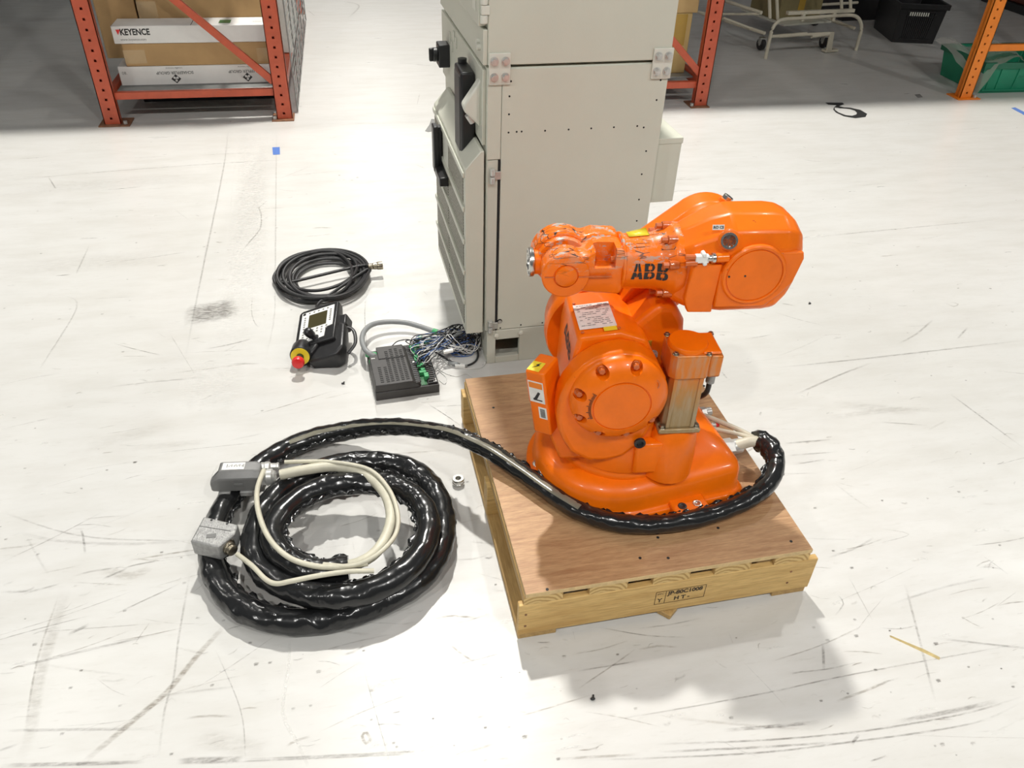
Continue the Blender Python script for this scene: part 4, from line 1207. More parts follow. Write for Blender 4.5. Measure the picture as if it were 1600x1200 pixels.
mb = MB(); mb.box((mx+.038, my-.042, .380), (mx+.066, my+.042, .436)); build('motor_terminal_box', mb, M['faded'], mo, .005)
mb = MB(); mb.lathe([(.043, 0), (.043, .006), (.040, .010), (.0, .011)], (mx-.003, my, .440), (0,0,1), 40); mc = build('motor_cap', mb, OR, mo)
mb = MB(); mb.box((mx+.02, my-.040, .438), (mx+.060, my+.036, .446)); build('motor_cap_tab', mb, OR, mo, .004)
for sx_, sy_ in ((-.038,-.036),(.032,-.040),(-.038,.038),(.058,.036)):
    bolt_head('cap_screw', (mx+sx_, my+sy_, .440), (0,0,1), .0055, .005, M['brass'], mo)
mb = MB(); mb.cyl((mx+.06, my-.01, .372), (mx+.06, my-.01, .345), .010, n=16); build('motor_plug', mb, M['cast'], mo)
mb = MB(); mb.tube([(mx+.06,my-.01,.35),(mx+.062,my+.005,.30),(mx+.05,my+.06,.24),(mx+.03,my+.10,.20)], .006, 10); build('motor_lead', mb, M['rubber'], mo)
# hole plug and dark screw below the motor foot
q = LP(1004, 707, -.20)
mb = MB(); mb.lathe([(.013,0),(.013,.006),(.008,.007),(.006,.002),(0,.002)], (q.x, -.168, q.z+.002), (0,-1,0), 22); build('stop_screw', mb, M['black'], foot)
mb = MB(); mb.box((-.01,-.170,.115),(.055,-.08,.205)); build('stop_bracket', mb, OR, foot, .008, 3)

# small tilted box on the front of the column, with stickers
TB = Matrix.Translation((-.205, -.105, .225)) @ Matrix.Rotation(math.radians(-9), 4, 'Y') @ Matrix.Rotation(math.radians(-36), 4, 'Z')
mb = MB(); mb.box((-.022,-.026,-.01),(.024,.042,.165), TB); sb = build('brake_box', mb, OR, rob, .005)
mb = MB(); mb.box((-.040,-.004,.05),(-.020,.034,.125), TB); build('brake_box_side', mb, OR, sb, .007)
mb = MB(); mb.box((-.018,-.0268,.082),(.019,-.0260,.140), TB); st = build('white_sticker', mb, M['label'], sb)
mb = MB(); mb.box((-.016,-.0272,.122),(.017,-.0266,.137), TB); build('sticker_band', mb, M['rack_orange'], st)
mb = MB(); mb.prism([(-.009,.088),(.013,.088),(.013,.091),(.0,.091),(.010,.110),(.005,.113),(-.005,.096),(-.009,.092)], -.0273, -.0266, 'xz', TB); build('sticker_pictogram', mb, M['ink'], st, flat=True)
mb = MB(); mb.box((.0,-.0268,.038),(.020,-.0260,.070), TB); s2 = build('barcode_sticker', mb, M['label'], sb)
mb = MB()
for k in range(7): mb.box((.004,-.0272,.042+k*.0036),(.016,-.0266,.044+k*.0036), TB)
build('barcode', mb, M['ink'], s2, flat=True)
mb = MB(); mb.box((-.019,-.022,.1652),(.010,.010,.1658), TB); ws = build('warning_sticker', mb, M['yellow'], sb)
mb = MB(); mb.prism([(-.012,-.014),(-.003,-.003),(-.007,-.002),(.002,.007),(-.001,-.001),(.003,-.002)], .1659, .1664, 'xy', TB); build('bolt_mark', mb, M['ink'], ws, flat=True)
# ramp that ties the box to the column
mb = MB(); mb.loft([[Vector(p_) for p_ in ((-.215,-.115,.235),(-.17,-.115,.26),(-.15,-.03,.26),(-.20,-.03,.235))], [Vector(p_) for p_ in ((-.175,-.13,.135),(-.11,-.13,.135),(-.10,0,.135),(-.165,0,.135))]])
build('column_ramp', mb, OR, rob, .008, 2)

# forearm housing (lofted along x), octagonal section
def sec(x, yn, yf, zb, zr, zc, zt, cb=.014):
    return [Vector((x, yn+cb, zb)), Vector((x, yn, zb+cb)), Vector((x, yn, zr)), Vector((x, yn+.014, zc)), Vector((x, yn+.055, zt)),
            Vector((x, min(.02, yf-.04), zt-.002)), Vector((x, yf, zt-.058)), Vector((x, yf, zb+cb)), Vector((x, yf-cb, zb))]
mb = MB(); mb.loft([
    sec(.048, -.066, .066, .512, .585, .625, .648), sec(.075, -.082, .078, .504, .61, .645, .668),
    sec(.112, -.090, .085, .501, .63, .664, .690), sec(.150, -.098, .090, .500, .646, .682, .704),
    sec(.235, -.100, .090, .502, .648, .684, .704), sec(.262, -.099, .090, .506, .648, .683, .700),
    sec(.284, -.092, .086, .528, .645, .676, .689), sec(.300, -.080, .080, .556, .640, .664, .674), sec(.307, -.064, .070, .580, .632, .648, .656)])
hou = build('forearm_housing', mb, OR, rob, .005, 2, sharp=14, blim=14)
# raised near cover plate on the housing
mb = MB(); mb.prism([(.128,.520),(.235,.520),(.262,.545),(.285,.575),(.296,.63),(.292,.645),(.215,.645),(.170,.648),(.128,.600)], -.104, -.092, 'xz'); cp = build('housing_side_plate', mb, OR, hou, .003)
nw = [LP(x, y, -.100) for x, y in ((1086,412),(1130,414),(1112,489),(1074,489),(1070,470))]
mb = MB(); mb.prism([(q.x, q.z) for q in nw], -.0985, -.080, 'xz'); build('neck_wedge', mb, OR, hou, .003)
dc = LP(1178, 430, -.106)
mb = MB(); mb.lathe([(.067, 0), (.067, .006), (.064, .009), (.0595, .009), (.059, .0065), (.057, .0065), (.0565, .0085), (.0, .0088)], (dc.x, -.100, dc.z), (0,-1,0), 64); dd = build('round_cover', mb, OR, hou)
for x, y in ((1213,408),(1199,450),(1139,432),(1164,431)):
    q = LP(x, y, -.108); mb = MB(); mb.cyl((q.x,-.1075,q.z),(q.x,-.1098 if x<1190 else -.1065,q.z),.0022,n=10); build('cover_screw', mb, M['ink'], dd)
# neck flange and tube
mb = MB(); mb.lathe([(.058, -.060), (.0585, -.02), (.060, .010), (.066, .030), (.076, .044), (.080, .050), (.080, .066), (.06, .070)], (0, 0, JZ), (1, 0, 0), 64); nk = build('forearm_tube', mb, M['orange_worn'], rob, 0, sharp=40)
for a_ in (20, 62, 105, 148, 190, 232, 275, 318):
    ca_, sa_ = math.cos(math.radians(a_)), math.sin(math.radians(a_))
    p_ = Vector((.030, -.073*ca_, JZ+.073*sa_))
    mb = MB(); mb.cyl(p_, p_+Vector((.02,0,0)), .0095, n=16); mb.cyl(p_-Vector((.013,0,0)), p_, .0068, n=6); build('neck_bolt', mb, M['orange_bolt'], nk, .001)
def f2(u, v):
    t_ = u/3.04; phi = math.radians(-12+34*v); x_ = -.044+.078*t_
    r_ = .0588 + (.0005*(x_+.02)/.03 if x_ < .01 else .0017+.006*(x_-.01)/.02) + .0009
    return Vector((x_, -r_*math.cos(phi), JZ+r_*math.sin(phi)))
badge('maker_badge', f2, M['ink'], nk)
mb = MB(); mb.lathe([(.0585,0),(.0615,.002),(.0615,.006),(.0585,.008)], (-.062,0,JZ), (1,0,0), 64); build('tube_collar', mb, M['orange_worn'], nk)
mb = MB(); q = Vector((-.045, .006, JZ+.060)); mb.add([q+Vector((0,-.014,0)), q+Vector((.045,-.010,.001)), q+Vector((.038,.004,.012)), q+Vector((.030,.012,.003)), q+Vector((-.002,.006,.001))], [(0,1,2,3,4)])
o = build('yellow_tag', mb, M['yellow'], nk, fixn=False); sm = o.modifiers.new('thick','SOLIDIFY'); sm.thickness = .0006
# fittings on the housing
q = LP(1137, 374, -.085)
mb = MB(); mb.lathe([(.022,0),(.022,.010),(.017,.012)], (q.x+.006,-.078,q.z-.004), (-.35,-1,.35), 28); fb = build('socket_boss', mb, OR, hou)
mb = MB(); mb.lathe([(.0165,.010),(.0165,.022),(.0125,.022),(.0115,.012),(.0,.012)], (q.x+.006,-.078,q.z-.004), (-.35,-1,.35), 24); build('metal_socket', mb, M['steel'], fb)
q = LP(1122, 403, -.10)
mb = MB(); mb.cyl((q.x+.022,-.098,q.z),(q.x-.004,-.098,q.z-.001),.0095,n=18); st = build('valve_stub', mb, OR, hou, .001)
mb = MB(); mb.lathe([(.0085,0),(.0105,.002),(.0105,.008),(.007,.010),(.007,.018)], (q.x-.004,-.098,q.z-.001), (-1,0,-.02), 20); build('valve_collar', mb, M['steel'], st)
mb = MB(); mb.box((q.x-.046,-.104,q.z-.010),(q.x-.018,-.090,q.z+.006)); mb.cyl((q.x-.030,-.106,q.z+.008),(q.x-.030,-.088,q.z+.008),.0045,n=12); mb.cyl((q.x-.026,-.106,q.z-.011),(q.x-.026,-.088,q.z-.011),.0045,n=12); build('white_valve', mb, M['white'], st, .002)
mb = MB(); mb.cyl((q.x-.046,-.097,q.z+.001),(q.x-.066,-.095,q.z+.001),.0055,n=12); mb.cyl((q.x-.040,-.099,q.z-.010),(q.x-.062,-.094,q.z-.014),.007,n=12); build('orange_hose_tail', mb, M['orange_bolt'], st)
q = LP(1123, 354, -.075)
mb = MB(); mb.cbox((0,0,.0005),(.024,.010,.001), frame((q.x,-.074,q.z-.002), (1,0,0), (0,.35,1))); lb = build('small_label', mb, M['label'], hou)
fr2 = frame((q.x,-.0748,q.z-.002), (1,0,0), (0,.35,1)); v_, f_ = text_geo('RO CS', .0075, .0002); mb = MB(); mb.add(v_, f_, fr2 @ Matrix.Translation((0,0,.0012))); build('label_print', mb, M['ink'], lb, flat=True, fixn=False)
# wrist
WX = -.180
pts = []
for i in range(17):
    a_ = math.radians(55+ (305-55)*i/16); pts.append((WX+.049*math.cos(a_), JZ+.049*math.sin(a_)))
pts += [(-.125,.534),(-.062,.528),(-.058,.54),(-.058,.615),(-.062,.632),(-.118,.634),(-.135,.622)]
mb = MB(); mb.prism(pts, -.056, .010, 'xz'); wr = build('wrist_body', mb, M['orange_worn'], rob, .007, 3, sharp=30)
apply_mods(wr)
c_ = MB(); c_.box((-.122,-.07,.592),(-.078,-.020,.66)); cut(wr, c_, 30)
bolt_head('pocket_bolt', (-.078,-.040,.604), (-1,0,0), .0065, .008, M['orange_bolt'], wr)
mb = MB(); mb.lathe([(.050,0),(.050,.006),(.047,.009),(.026,.009),(.025,.0065),(.0235,.0065),(.0225,.012),(.0205,.0135),(0,.0135)], (WX,-.052,JZ), (0,-1,0), 56); wc = build('wrist_cover', mb, M['orange_worn'], wr)
mb = MB(); mb.box((WX+.026,-.0625,JZ-.0028),(WX+.095,-.0555,JZ-.0004)); mb.box((WX-.044,-.0625,JZ-.002),(WX-.024,-.0605,JZ)); build('parting_line', mb, M['orange_bolt'], wc)
pts = []
for i in range(17):
    a_ = math.radians(50+(310-50)*i/16); pts.append((WX+.062*math.cos(a_), JZ+.003+.062*math.sin(a_)))
pts += [(-.10,.530),(-.060,.530),(-.058,.620),(-.062,.634),(-.115,.637)]
mb = MB(); mb.prism(pts, .006, .060, 'xz'); wt = build('wrist_tilt_body', mb, M['orange_worn'], rob, .010, 3, sharp=30)
mb = MB(); mb.lathe([(.054,0),(.056,.004),(.056,.012),(.052,.016)], (WX,-.010,JZ+.003), (0,1,0), 48); build('wrist_ring', mb, M['orange_worn'], wt)
mb = MB(); mb.cyl((WX-.045,.004,JZ), (WX-.060,.004,JZ), .026, n=32); fl = build('flange_neck', mb, OR, rob, .002)
mb = MB(); mb.lathe([(.024,0),(.030,.002),(.031,.004),(.031,.011),(.029,.013),(.017,.013),(.0155,.009),(.0155,.004),(0,.004)], (WX-.058,.004,JZ), (-1,0,0), 40); tf = build('tool_flange', mb, M['steel'], fl, .0008, 1)
for k in range(4):
    a_ = math.radians(45+90*k); mb = MB(); mb.cyl((WX-.0714,.004+.023*math.cos(a_),JZ+.023*math.sin(a_)),(WX-.0705,.004+.023*math.cos(a_),JZ+.023*math.sin(a_)),.0032,n=10); build('flange_hole', mb, M['black_flat'], tf)

# ------------------------------------------------------------------ sleeved robot cable, coiled on the floor
hose = thing('sleeved_cable', 'thick cable in shiny black sleeve, coiled on floor and running to the robot', 'cable')
HP = [(1186,690,.240),(1203,700,.240),(1213,722,.230),(1205,750,.215),(1182,773,.203),(1140,794,.192),(1085,811,.1865),(1020,820,.1865),(960,816,.1865),(905,798,.1865),(860,770,.1875),(815,738,.190),(770,708,.197),(735,690,.193),(700,677,.172),(650,669,.135),(600,667,.095),(550,672,.060),(500,682,.040),(455,698,.032),(415,722,.032),(380,752,.032),(352,790,.032),(335,830,.032),(330,870,.032),(340,905,.032),(362,937,.032),(400,960,.032),(450,971,.032),(505,970,.032),(555,957,.033),(610,935,.037),(655,905,.045),(685,865,.052),(694,825,.054),(688,785,.054),(668,752,.054),(635,731,.054),(590,722,.056),(540,724,.060),(490,737,.064),(448,760,.066),(415,795,.068),(398,835,.068),(400,875,.068),(425,905,.070),(470,925,.074),(525,932,.078),(580,922,.082),(630,895,.090),(660,860,.096),(670,820,.100),(658,788,.102),(630,766,.102),(588,756,.100),(535,756,.098),(487,769,.098),(450,793,.098),(428,825,.098),(430,853,.096),(452,876,.094),(494,893,.092),(545,888,.092)]
HW = [FL(x, y, z) for x, y, z in HP]
ph = [rng.uniform(0, 6.28) for _ in range(12)]
def wrink(i, k, n):
    t_ = 2*math.pi*k/n
    a_ = .35+.65*(.5+.5*math.cos(t_))*(.5+.5*math.sin(i*.071+ph[5]))
    w = 1 + a_*(.040*math.sin(i*.9+ph[0]+2*t_) + .036*math.sin(i*.37+ph[1]-3*t_) + .030*math.sin(i*1.5+4*t_+ph[2])) + .015*math.sin(i*.13+t_+ph[3]) + rng.gauss(0, .014*a_)
    return w
def hr(t_): return .0215 + .0085*min(1, max(0, (t_-.22)/.10))
mb = MB(); mb.tube(HW, hr, 20, .0085, wrink); sl = build('sleeve', mb, M['sleeve'], hose, 0, sharp=60)
# ruffled seam of the sleeve along the inner side
RS = resample(HW, .0085); v = []; f = []
nR = len(RS)
cen = FL(545, 840)
for i, p_ in enumerate(RS):
    tt = (RS[min(i+1, nR-1)]-RS[max(i-1, 0)]).normalized(); s_ = tt.cross(Vector((0,0,1))).normalized()
    side = 1 if (i/(nR-1)) > .30 else -1
    inn = (cen-p_); inn.z = 0
    s_ = s_ if s_.dot(inn) > 0 else -s_
    if i/(nR-1) < .22: s_ = Vector((s_.x, s_.y, 0)); s_ = s_ if s_.y > 0 else -s_
    r_ = hr(i/(nR-1)); ww = .006+.004*math.sin(i*1.3)+.003*math.sin(i*.61+1); zz = .005*math.sin(i*1.9)+.003*math.sin(i*.8+2)
    v += [p_+s_*r_*.85+Vector((0,0,.004)), p_+s_*(r_+ww*.5)+Vector((0,0,.006+zz)), p_+s_*(r_+ww)+Vector((0,0,.002-zz))]
f = [(3*i+k, 3*i+k+1, 3*(i+1)+k+1, 3*(i+1)+k) for i in range(nR-1) for k in range(2)]
mb = MB(); mb.add(v, f); o = build('sleeve_seam', mb, M['sleeve'], sl, fixn=False, sharp=180); sd = o.modifiers.new('thick', 'SOLIDIFY'); sd.thickness = .0012
# loose torn ends of the sleeve at the robot
mb = MB(); mb.tube([HW[0]+Vector((-.004,0,0)), HW[0]+Vector((.01,.0,.0)), HW[1], HW[2]], lambda t_: .0275-.004*t_, 18, .007, lambda i, k, n: 1+.10*math.sin(i*1.4+2*math.pi*k/n*3)+rng.gauss(0,.03)); build('sleeve_end', mb, M['sleeve'], sl, sharp=60)
q0, q1, q2 = FL(1224,728,.232), FL(1225,742,.214), FL(1212,752,.205)
mb = MB(); mb.add([HW[2]+Vector((0,0,.015)), q0, q1, q2, HW[3]+Vector((0,0,.005))], [(0,1,2,3,4)]); o = build('sleeve_flap', mb, M['sleeve'], sl, fixn=False); sd = o.modifiers.new('thick', 'SOLIDIFY'); sd.thickness = .0015
# paler band laid along the top of the arch
ST = [HW[i]+Vector((-.08, -.34, .93)).normalized()*.95*hr(i*.0165) for i in range(9, 20)]
mb = MB(); mb.tube(ST, .0095, 10, .01, flat=.32); build('pale_stripe', mb, M['pale_band'], sl)
# cream cables out of the sleeve end
CC = [FL(*p_) for p_ in ((530,886,.095),(560,880,.112),(588,862,.120),(606,832,.122),(611,800,.122),(598,766,.122),(566,738,.122),(522,729,.122),(478,734,.122),(438,742,.115))]
mb = MB(); mb.tube(CC, .0135, 14, .008); build('cream_cable', mb, M['cream'], hose)
for pts_, r_ in ((((505,882,.128),(550,884,.132),(590,866,.140),(618,835,.140),(621,800,.140),(606,762,.140),(575,733,.140),(520,722,.135),(480,721,.128),(445,722,.125)), .0055),
                 (((412,735,.105),(402,765,.118),(404,800,.132),(420,840,.132),(450,870,.130),(490,884,.128),(530,886,.128),(575,880,.130)), .0065),
                 (((584,892,.120),(545,893,.132),(500,899,.134),(455,908,.132),(432,912,.125),(415,905,.122),(395,885,.115),(371,866,.092)), .0058)):
    mb = MB(); mb.tube([FL(*p_) for p_ in pts_], r_, 10, .006); build('cream_wire', mb, M['cream'], hose)
# cables between robot base and sleeve
bw_ = RM @ BM
for (y, z, ln, r_), mid in (((.045,.078,.030,.0065),(1158,684,.250)), ((.0,.070,.022,.0055),(1160,694,.245)), ((-.085,.066,.05,.0145),(1168,706,.238))):
    a = bw_ @ Vector((.214+ln, y, z)); mb = MB(); mb.tube([a-Vector((.004,0,0)), a.lerp(HW[0], .35)+Vector((0,0,.003)), a.lerp(HW[0], .7)+Vector((0,0,.006)), HW[0]+Vector((0,(r_-.0145)*-.5,0))], r_, 12, .006); build('cream_cable', mb, M['cream'], hose)
# grey rectangular plug hood, smooth
c1 = FL(371, 742, .095)
C1M = Matrix.Translation(c1) @ Matrix.Rotation(-.10, 4, 'Z')
def hx(x, yw, zt, zb, ch): return [Vector((x, -yw, zb)), Vector((x, -yw, zt-ch)), Vector((x, -yw+ch*1.1, zt)), Vector((x, yw-ch*.4, zt)), Vector((x, yw, zt-ch*.4)), Vector((x, yw, zb))]
mb = MB(); mb.loft([hx(-.066,.024,-.004,-.030,.005), hx(-.060,.026,.004,-.032,.008), hx(-.040,.028,.026,-.032,.016), hx(.045,.028,.026,-.032,.016), hx(.062,.025,.020,-.030,.014)], C1M)
h1 = build('plug_hood', mb, M['cast_dark'], hose, .003); h1['label'] = 'smooth dark grey plug hood'
mb = MB(); mb.box((-.034,-.008,.0262),(.022,.018,.0268), C1M); lb = build('plug_label', mb, M['label'], h1)
mb = MB()
for x_ in (-.022, .019): mb.box((x_-.001,.0,.0267),(x_+.001,.012,.0271), C1M)
for k in range(11):
    x_ = -.018+k*.0033; mb.box((x_,.002+.004*(k%2),.0267),(x_+.002,.006+.004*((k*7)%3)*.6,.0271), C1M)
build('label_print', mb, M['ink_grey'], lb, flat=True)['kind'] = 'stuff'
mb = MB(); mb.add([(-.0605,-.012,.0065),(-.0605,.020,.0065),(-.0415,.022,.0266),(-.0415,-.010,.0266)], [(0,1,2,3)], C1M); build('plug_label', mb, M['label'], h1, fixn=False)
mb = MB(); mb.box((-.005,-.0295,-.014),(.018,-.0275,-.004), C1M); build('cast_mark', mb, M['cast_dark'], h1, .001)
mb = MB(); mb.box((-.048,-.034,-.046),(-.018,-.010,-.030), C1M); mb.box((.006,-.034,-.046),(.040,-.010,-.030), C1M); build('plug_insert', mb, M['cast'], h1, .003)
mb = MB(); mb.lathe([(.020,0),(.020,.014),(.022,.015),(.022,.028),(.018,.032),(.016,.036)], C1M @ Vector((.060,-.006,-.006)), C1M.to_3x3() @ Vector((1,0,0)), 20); build('cable_gland', mb, M['zinc'], h1, .001)
mb = MB(); mb.lathe([(.011,0),(.011,.010),(.0125,.011),(.0125,.022),(.008,.026),(.008,.040),(.009,.041),(.009,.046)], C1M @ Vector((.058,.018,.010)), C1M.to_3x3() @ Vector((1,0,0)), 6); build('cable_gland', mb, M['zinc'], h1, .001)
# rough cast plug hood
T2 = [FL(x, y, .110) for x, y in ((318,806),(372,819),(367,834),(341,855),(297,845))]
cz = sum(T2, Vector())/5
mb = MB(); mb.loft([[Vector((p_.x, p_.y, .064)) for p_ in T2], [Vector((p_.x, p_.y, .106)) for p_ in T2], [Vector((cz.x+(p_.x-cz.x)*.95, cz.y+(p_.y-cz.y)*.95, .110)) for p_ in T2]])
h2 = build('plug_hood', mb, M['cast'], hose, .003); h2['label'] = 'rough silvery cast plug hood'
for p_ in (T2[0].lerp(T2[1], .2), T2[0].lerp(T2[1], .75)):
    q = p_.lerp(cz, .18); mb = MB(); mb.cyl((q.x,q.y,.109),(q.x,q.y,.1108),.003,n=12); build('hood_screw', mb, M['ink'], h2)
a = T2[1].lerp(T2[4], .5)
mb = MB(); mb.tube([T2[0].lerp(T2[4],.42)+Vector((.003,0,.0005)), T2[1].lerp(T2[3],.30)+Vector((-.004,0,.0005))], .0008, 6, .02); q = cz+Vector((-.012,-.010,0))
mb.cbox((q.x,q.y,.1105),(.022,.012,.001)); build('cast_mark', mb, M['cast_dark'], h2)
g0_ = FL(350, 850, .088); gd = (FL(368, 864, .088)-g0_).normalized()
mb = MB(); mb.lathe([(.021,-.01),(.021,.006),(.019,.008),(.0205,.009),(.0205,.014),(.015,.015),(.0155,.024),(.012,.026),(.0135,.027),(.0135,.034),(.008,.036)], g0_, gd, 20); build('cable_gland', mb, M['brass'], h2, .0008)

# ------------------------------------------------------------------ coiled black cable with round plug
coil = thing('coiled_cable', 'coil of thin black cable with a round metal plug, behind the teach pendant', 'cable')
cc0 = FL(504, 437); pts_ = []
for i in range(8*24+10):
    a_ = 2*math.pi*i/24 + 1.2
    k = i/24
    rx = .150+.022*math.sin(k*2.1)+.010*math.sin(k*5.3+1); ry = .172+.026*math.sin(k*1.7+2)+.012*math.sin(k*4.1)
    ox = .012*math.sin(k*2.9+.5); oy = .014*math.sin(k*2.3)
    z = .007+.0065*abs(math.sin(k*1.9))*2.2+.0025*k*.9
    pts_.append(Vector((cc0.x+ox+rx*math.cos(a_), cc0.y+oy+ry*math.sin(a_), z)))
pts_ += [FL(560,416,.035), FL(576,417,.045)]
mb = MB(); mb.tube(pts_, .0062, 9, .016); build('cable_loops', mb, M['rubber'], coil)
pts2 = []
for i in range(3*24):
    a_ = 2*math.pi*i/24+.3; k = i/24
    pts2.append(Vector((cc0.x+.01+(.118+.02*k*.5)*math.cos(a_)+.015, cc0.y-.02+(.125+.02*k)*math.sin(a_), .009+.010*k)))
pts2 += [FL(498,474,.03), FL(512,480,.05), FL(520,490,.05)]
mb = MB(); mb.tube(pts2, .0062, 9, .016); build('inner_loops', mb, M['rubber'], coil)
p0 = FL(575, 417, .046); p1 = FL(604, 414, .046); dd_ = (p1-p0).normalized()
mb = MB(); mb.lathe([(.007,0),(.011,.002),(.012,.016),(.010,.018),(.013,.020),(.013,.034),(.0145,.035),(.0155,.040),(.0155,.056),(.0125,.056),(.0115,.046),(0,.046)], p0, dd_, 26); build('round_plug', mb, M['brass'], coil, .0006)

# ------------------------------------------------------------------ teach pendant
BL, TL, TR = FL(466,537,.050), FL(473,491,.080), FL(523,475,.125)
W_ = (TR-TL).length; H_ = (TL-BL).length
pen = thing('teach_pendant', 'black teach pendant with white key panel and red stop button', 'teach pendant', (BL.x, BL.y, 0))
PM = frame(BL-Vector((BL.x, BL.y, 0)), TR-TL, TL-BL)
def down(pts, z0, zmid, sh=.004, zf=.003):
    top = [PM @ Vector((x, y, z0)) for x, y in pts]; mid = [PM @ Vector((x, y, zmid)) for x, y in pts]
    c_ = sum(mid, Vector())/len(mid)
    bot = [Vector((c_.x+(p_.x-c_.x)*.93, c_.y+(p_.y-c_.y)*.93, zf)) for p_ in mid]
    return [top, mid, bot]
mb = MB(); mb.loft(down([(-.014,-.02),(W_+.010,-.02),(W_+.014,H_+.010),(W_+.004,H_+.018),(-.004,H_+.014),(-.014,H_+.004)], -.001, -.028)); body = build('pendant_body', mb, M['black'], pen, .005)
mb = MB(); mb.loft(down([(.035,-.085),(W_+.012,-.082),(W_+.038,-.05),(W_+.036,.05),(W_+.008,.07),(.06,.04)], -.016, -.040)); build('hand_grip', mb, M['black'], pen, .010, 3)
mb = MB(); mb.box((W_+.006,.055,-.07),(W_+.034,.105,-.024), PM); build('grip_wing', mb, M['black'], pen, .006)
mb = MB(); mb.tube([PM @ Vector(p_) for p_ in ((W_+.024,.06,-.04),(W_+.050,.04,-.05),(W_+.056,-.01,-.06),(W_+.034,-.05,-.06))], .006, 10, .008, flat=.6); build('hand_strap', mb, M['black'], pen)
mb = MB(); mb.prism([(0,0),(W_*.18,0),(W_*.2,-.006),(W_*.78,.0),(W_*.80,.040),(W_,.044),(W_,H_),(0,H_)], -.001, .0008, 'xy', PM); plate = build('key_panel', mb, M['white'], pen, .0006, 1)
mb = MB(); mb.box((W_*.235,H_*.40,.0006),(W_*.80,H_*.86,.0016), PM); build('screen', mb, M['lcd'], plate, .0004, 1)
def key(x, y, w=.0066, h=.0056):
    mb = MB(); mb.cbox((x,y,.0012),(w,h,.0014), PM); build('key', mb, M['ink_grey'], plate, .0005, 1)
for i in range(5): key(W_*(.24+.14*i), H_*.935)
for i in range(6): key(W_*.115, H_*(.43+.075*i)); key(W_*.905, H_*(.50+.07*i))
for j, y in enumerate((.32,.235,.15,.065)):
    for i in range(6):
        if (i >= 5 and j > 1) or (j == 3 and i > 2): continue
        if .28 < .1+.14*i < .62 and j >= 2: continue
        key(W_*(.12+.14*i), H_*y+.003*i/6)
mb = MB(); mb.cbox((W_*.075,H_*.945,.0010),(.010,.010,.0008), PM); build('corner_logo', mb, M['ink'], plate)
P3 = PM.to_3x3()
jp = PM @ Vector((W_*.50, .004, -.004))
mb = MB(); mb.lathe([(.010,0),(.010,.012),(.0135,.016),(.0150,.028),(.0145,.040),(.010,.045),(.0,.046)], jp, P3 @ Vector((-.25,.1,1)), 24); build('joystick', mb, M['black'], pen)
mb = MB(); mb.lathe([(.023,-.012),(.021,.0),(.012,.005)], jp, P3 @ Vector((-.1,0,1)), 24); build('joystick_boot', mb, M['rubber'], pen)
mb = MB(); mb.loft(down([(-.014,-.052),(.050,-.060),(.075,-.02),(-.014,.0)], -.002, -.02)); build('housing_block', mb, M['black'], pen, .008, 3)
# stop button facing the viewer
ep = FL(469, 557, .046)-Vector((BL.x, BL.y, 0)); ea = Vector((-.12, -1, .12)).normalized()
mb = MB(); mb.lathe([(.028,-.07),(.034,-.05),(.034,-.004),(.031,.0)], ep, ea, 40); eh = build('button_housing', mb, M['black'], pen, .001)
mb = MB(); mb.lathe([(.0300,-.001),(.0300,.0015),(.012,.002)], ep, ea, 40); build('yellow_ring', mb, M['yellow'], eh)
mb = MB(); mb.cyl(ep, ep+ea*.030, .012, n=24); build('button_stem', mb, M['black'], eh)
mb = MB(); mb.lathe([(.012,.028),(.0185,.031),(.0200,.036),(.0200,.044),(.017,.050),(.010,.0525),(0,.053)], ep, ea, 36); build('stop_button', mb, M['red'], eh)

# ------------------------------------------------------------------ input/output module with terminals
i0, i1, i2 = FL(588,627), FL(687,613), FL(575,562)
iz = math.atan2(i1.y-i0.y, i1.x-i0.x); IW = (i1-i0).length; ID = .232
io = thing('terminal_module', 'dark grey vented terminal module with green terminal blocks', 'module', (i0.x, i0.y, 0), iz)
IM = Matrix.Translation((i0.x, i0.y, 0)) @ Matrix.Rotation(iz, 4, 'Z')
mb = MB(); mb.box((0,0,0),(IW,ID,.030)); bb = build('module_base', mb, M['iobox'], io, .0025)
mb = MB(); mb.loft([[Vector(p_) for p_ in ((.0,.003,.030),(.142,.003,.030),(.140,ID-.02,.030),(.0,ID-.06,.030))], [Vector(p_) for p_ in ((.003,.006,.055),(.118,.006,.055),(.116,ID-.022,.055),(.003,ID-.066,.055))]])
vc = build('vented_cover', mb, M['iobox'], io, .002)
mb = MB(); mb.box((.03,ID-.09,.03),(.116,ID-.022,.058)); build('cover_step', mb, M['iobox'], io, .002)
for c_, (x, y0, n_) in enumerate(((.026,.02,9),(.044,.018,9),(.058,.02,17),(.074,.02,18),(.090,.02,18),(.105,.02,17))):
    mb = MB()
    for k in range(n_): mb.cbox((x, y0+k*.0098, .0552 if y0+k*.0098 < ID-.095 or x < .03 else .0582), (.010, .0042, .0006))
    build('vent_slot', mb, M['black_flat'], vc, flat=True)['kind'] = 'stuff'
mb = MB(); mb.box((.008,.150,.0553),(.020,.154,.0558)); build('white_print', mb, M['label'], vc)
mb = MB(); mb.box((.122,.010,.030),(.142,ID-.01,.044)); ts = build('terminal_strip', mb, M['iobox'], io, .001)
for k in range(20):
    mb = MB(); mb.cbox((.137,.018+k*.0104,.0425),(.016,.0052,.006)); build('terminal_fin', mb, M['black'], ts)
mb = MB(); mb.box((IW-.034,.008,.030),(IW-.004,ID-.01,.036)); ts2 = build('terminal_strip', mb, M['black'], io, .001)
for k in range(20):
    mb = MB(); mb.cbox((IW-.020,.018+k*.0104,.038),(.022,.0048,.005)); build('terminal_fin', mb, M['iobox'], ts2)
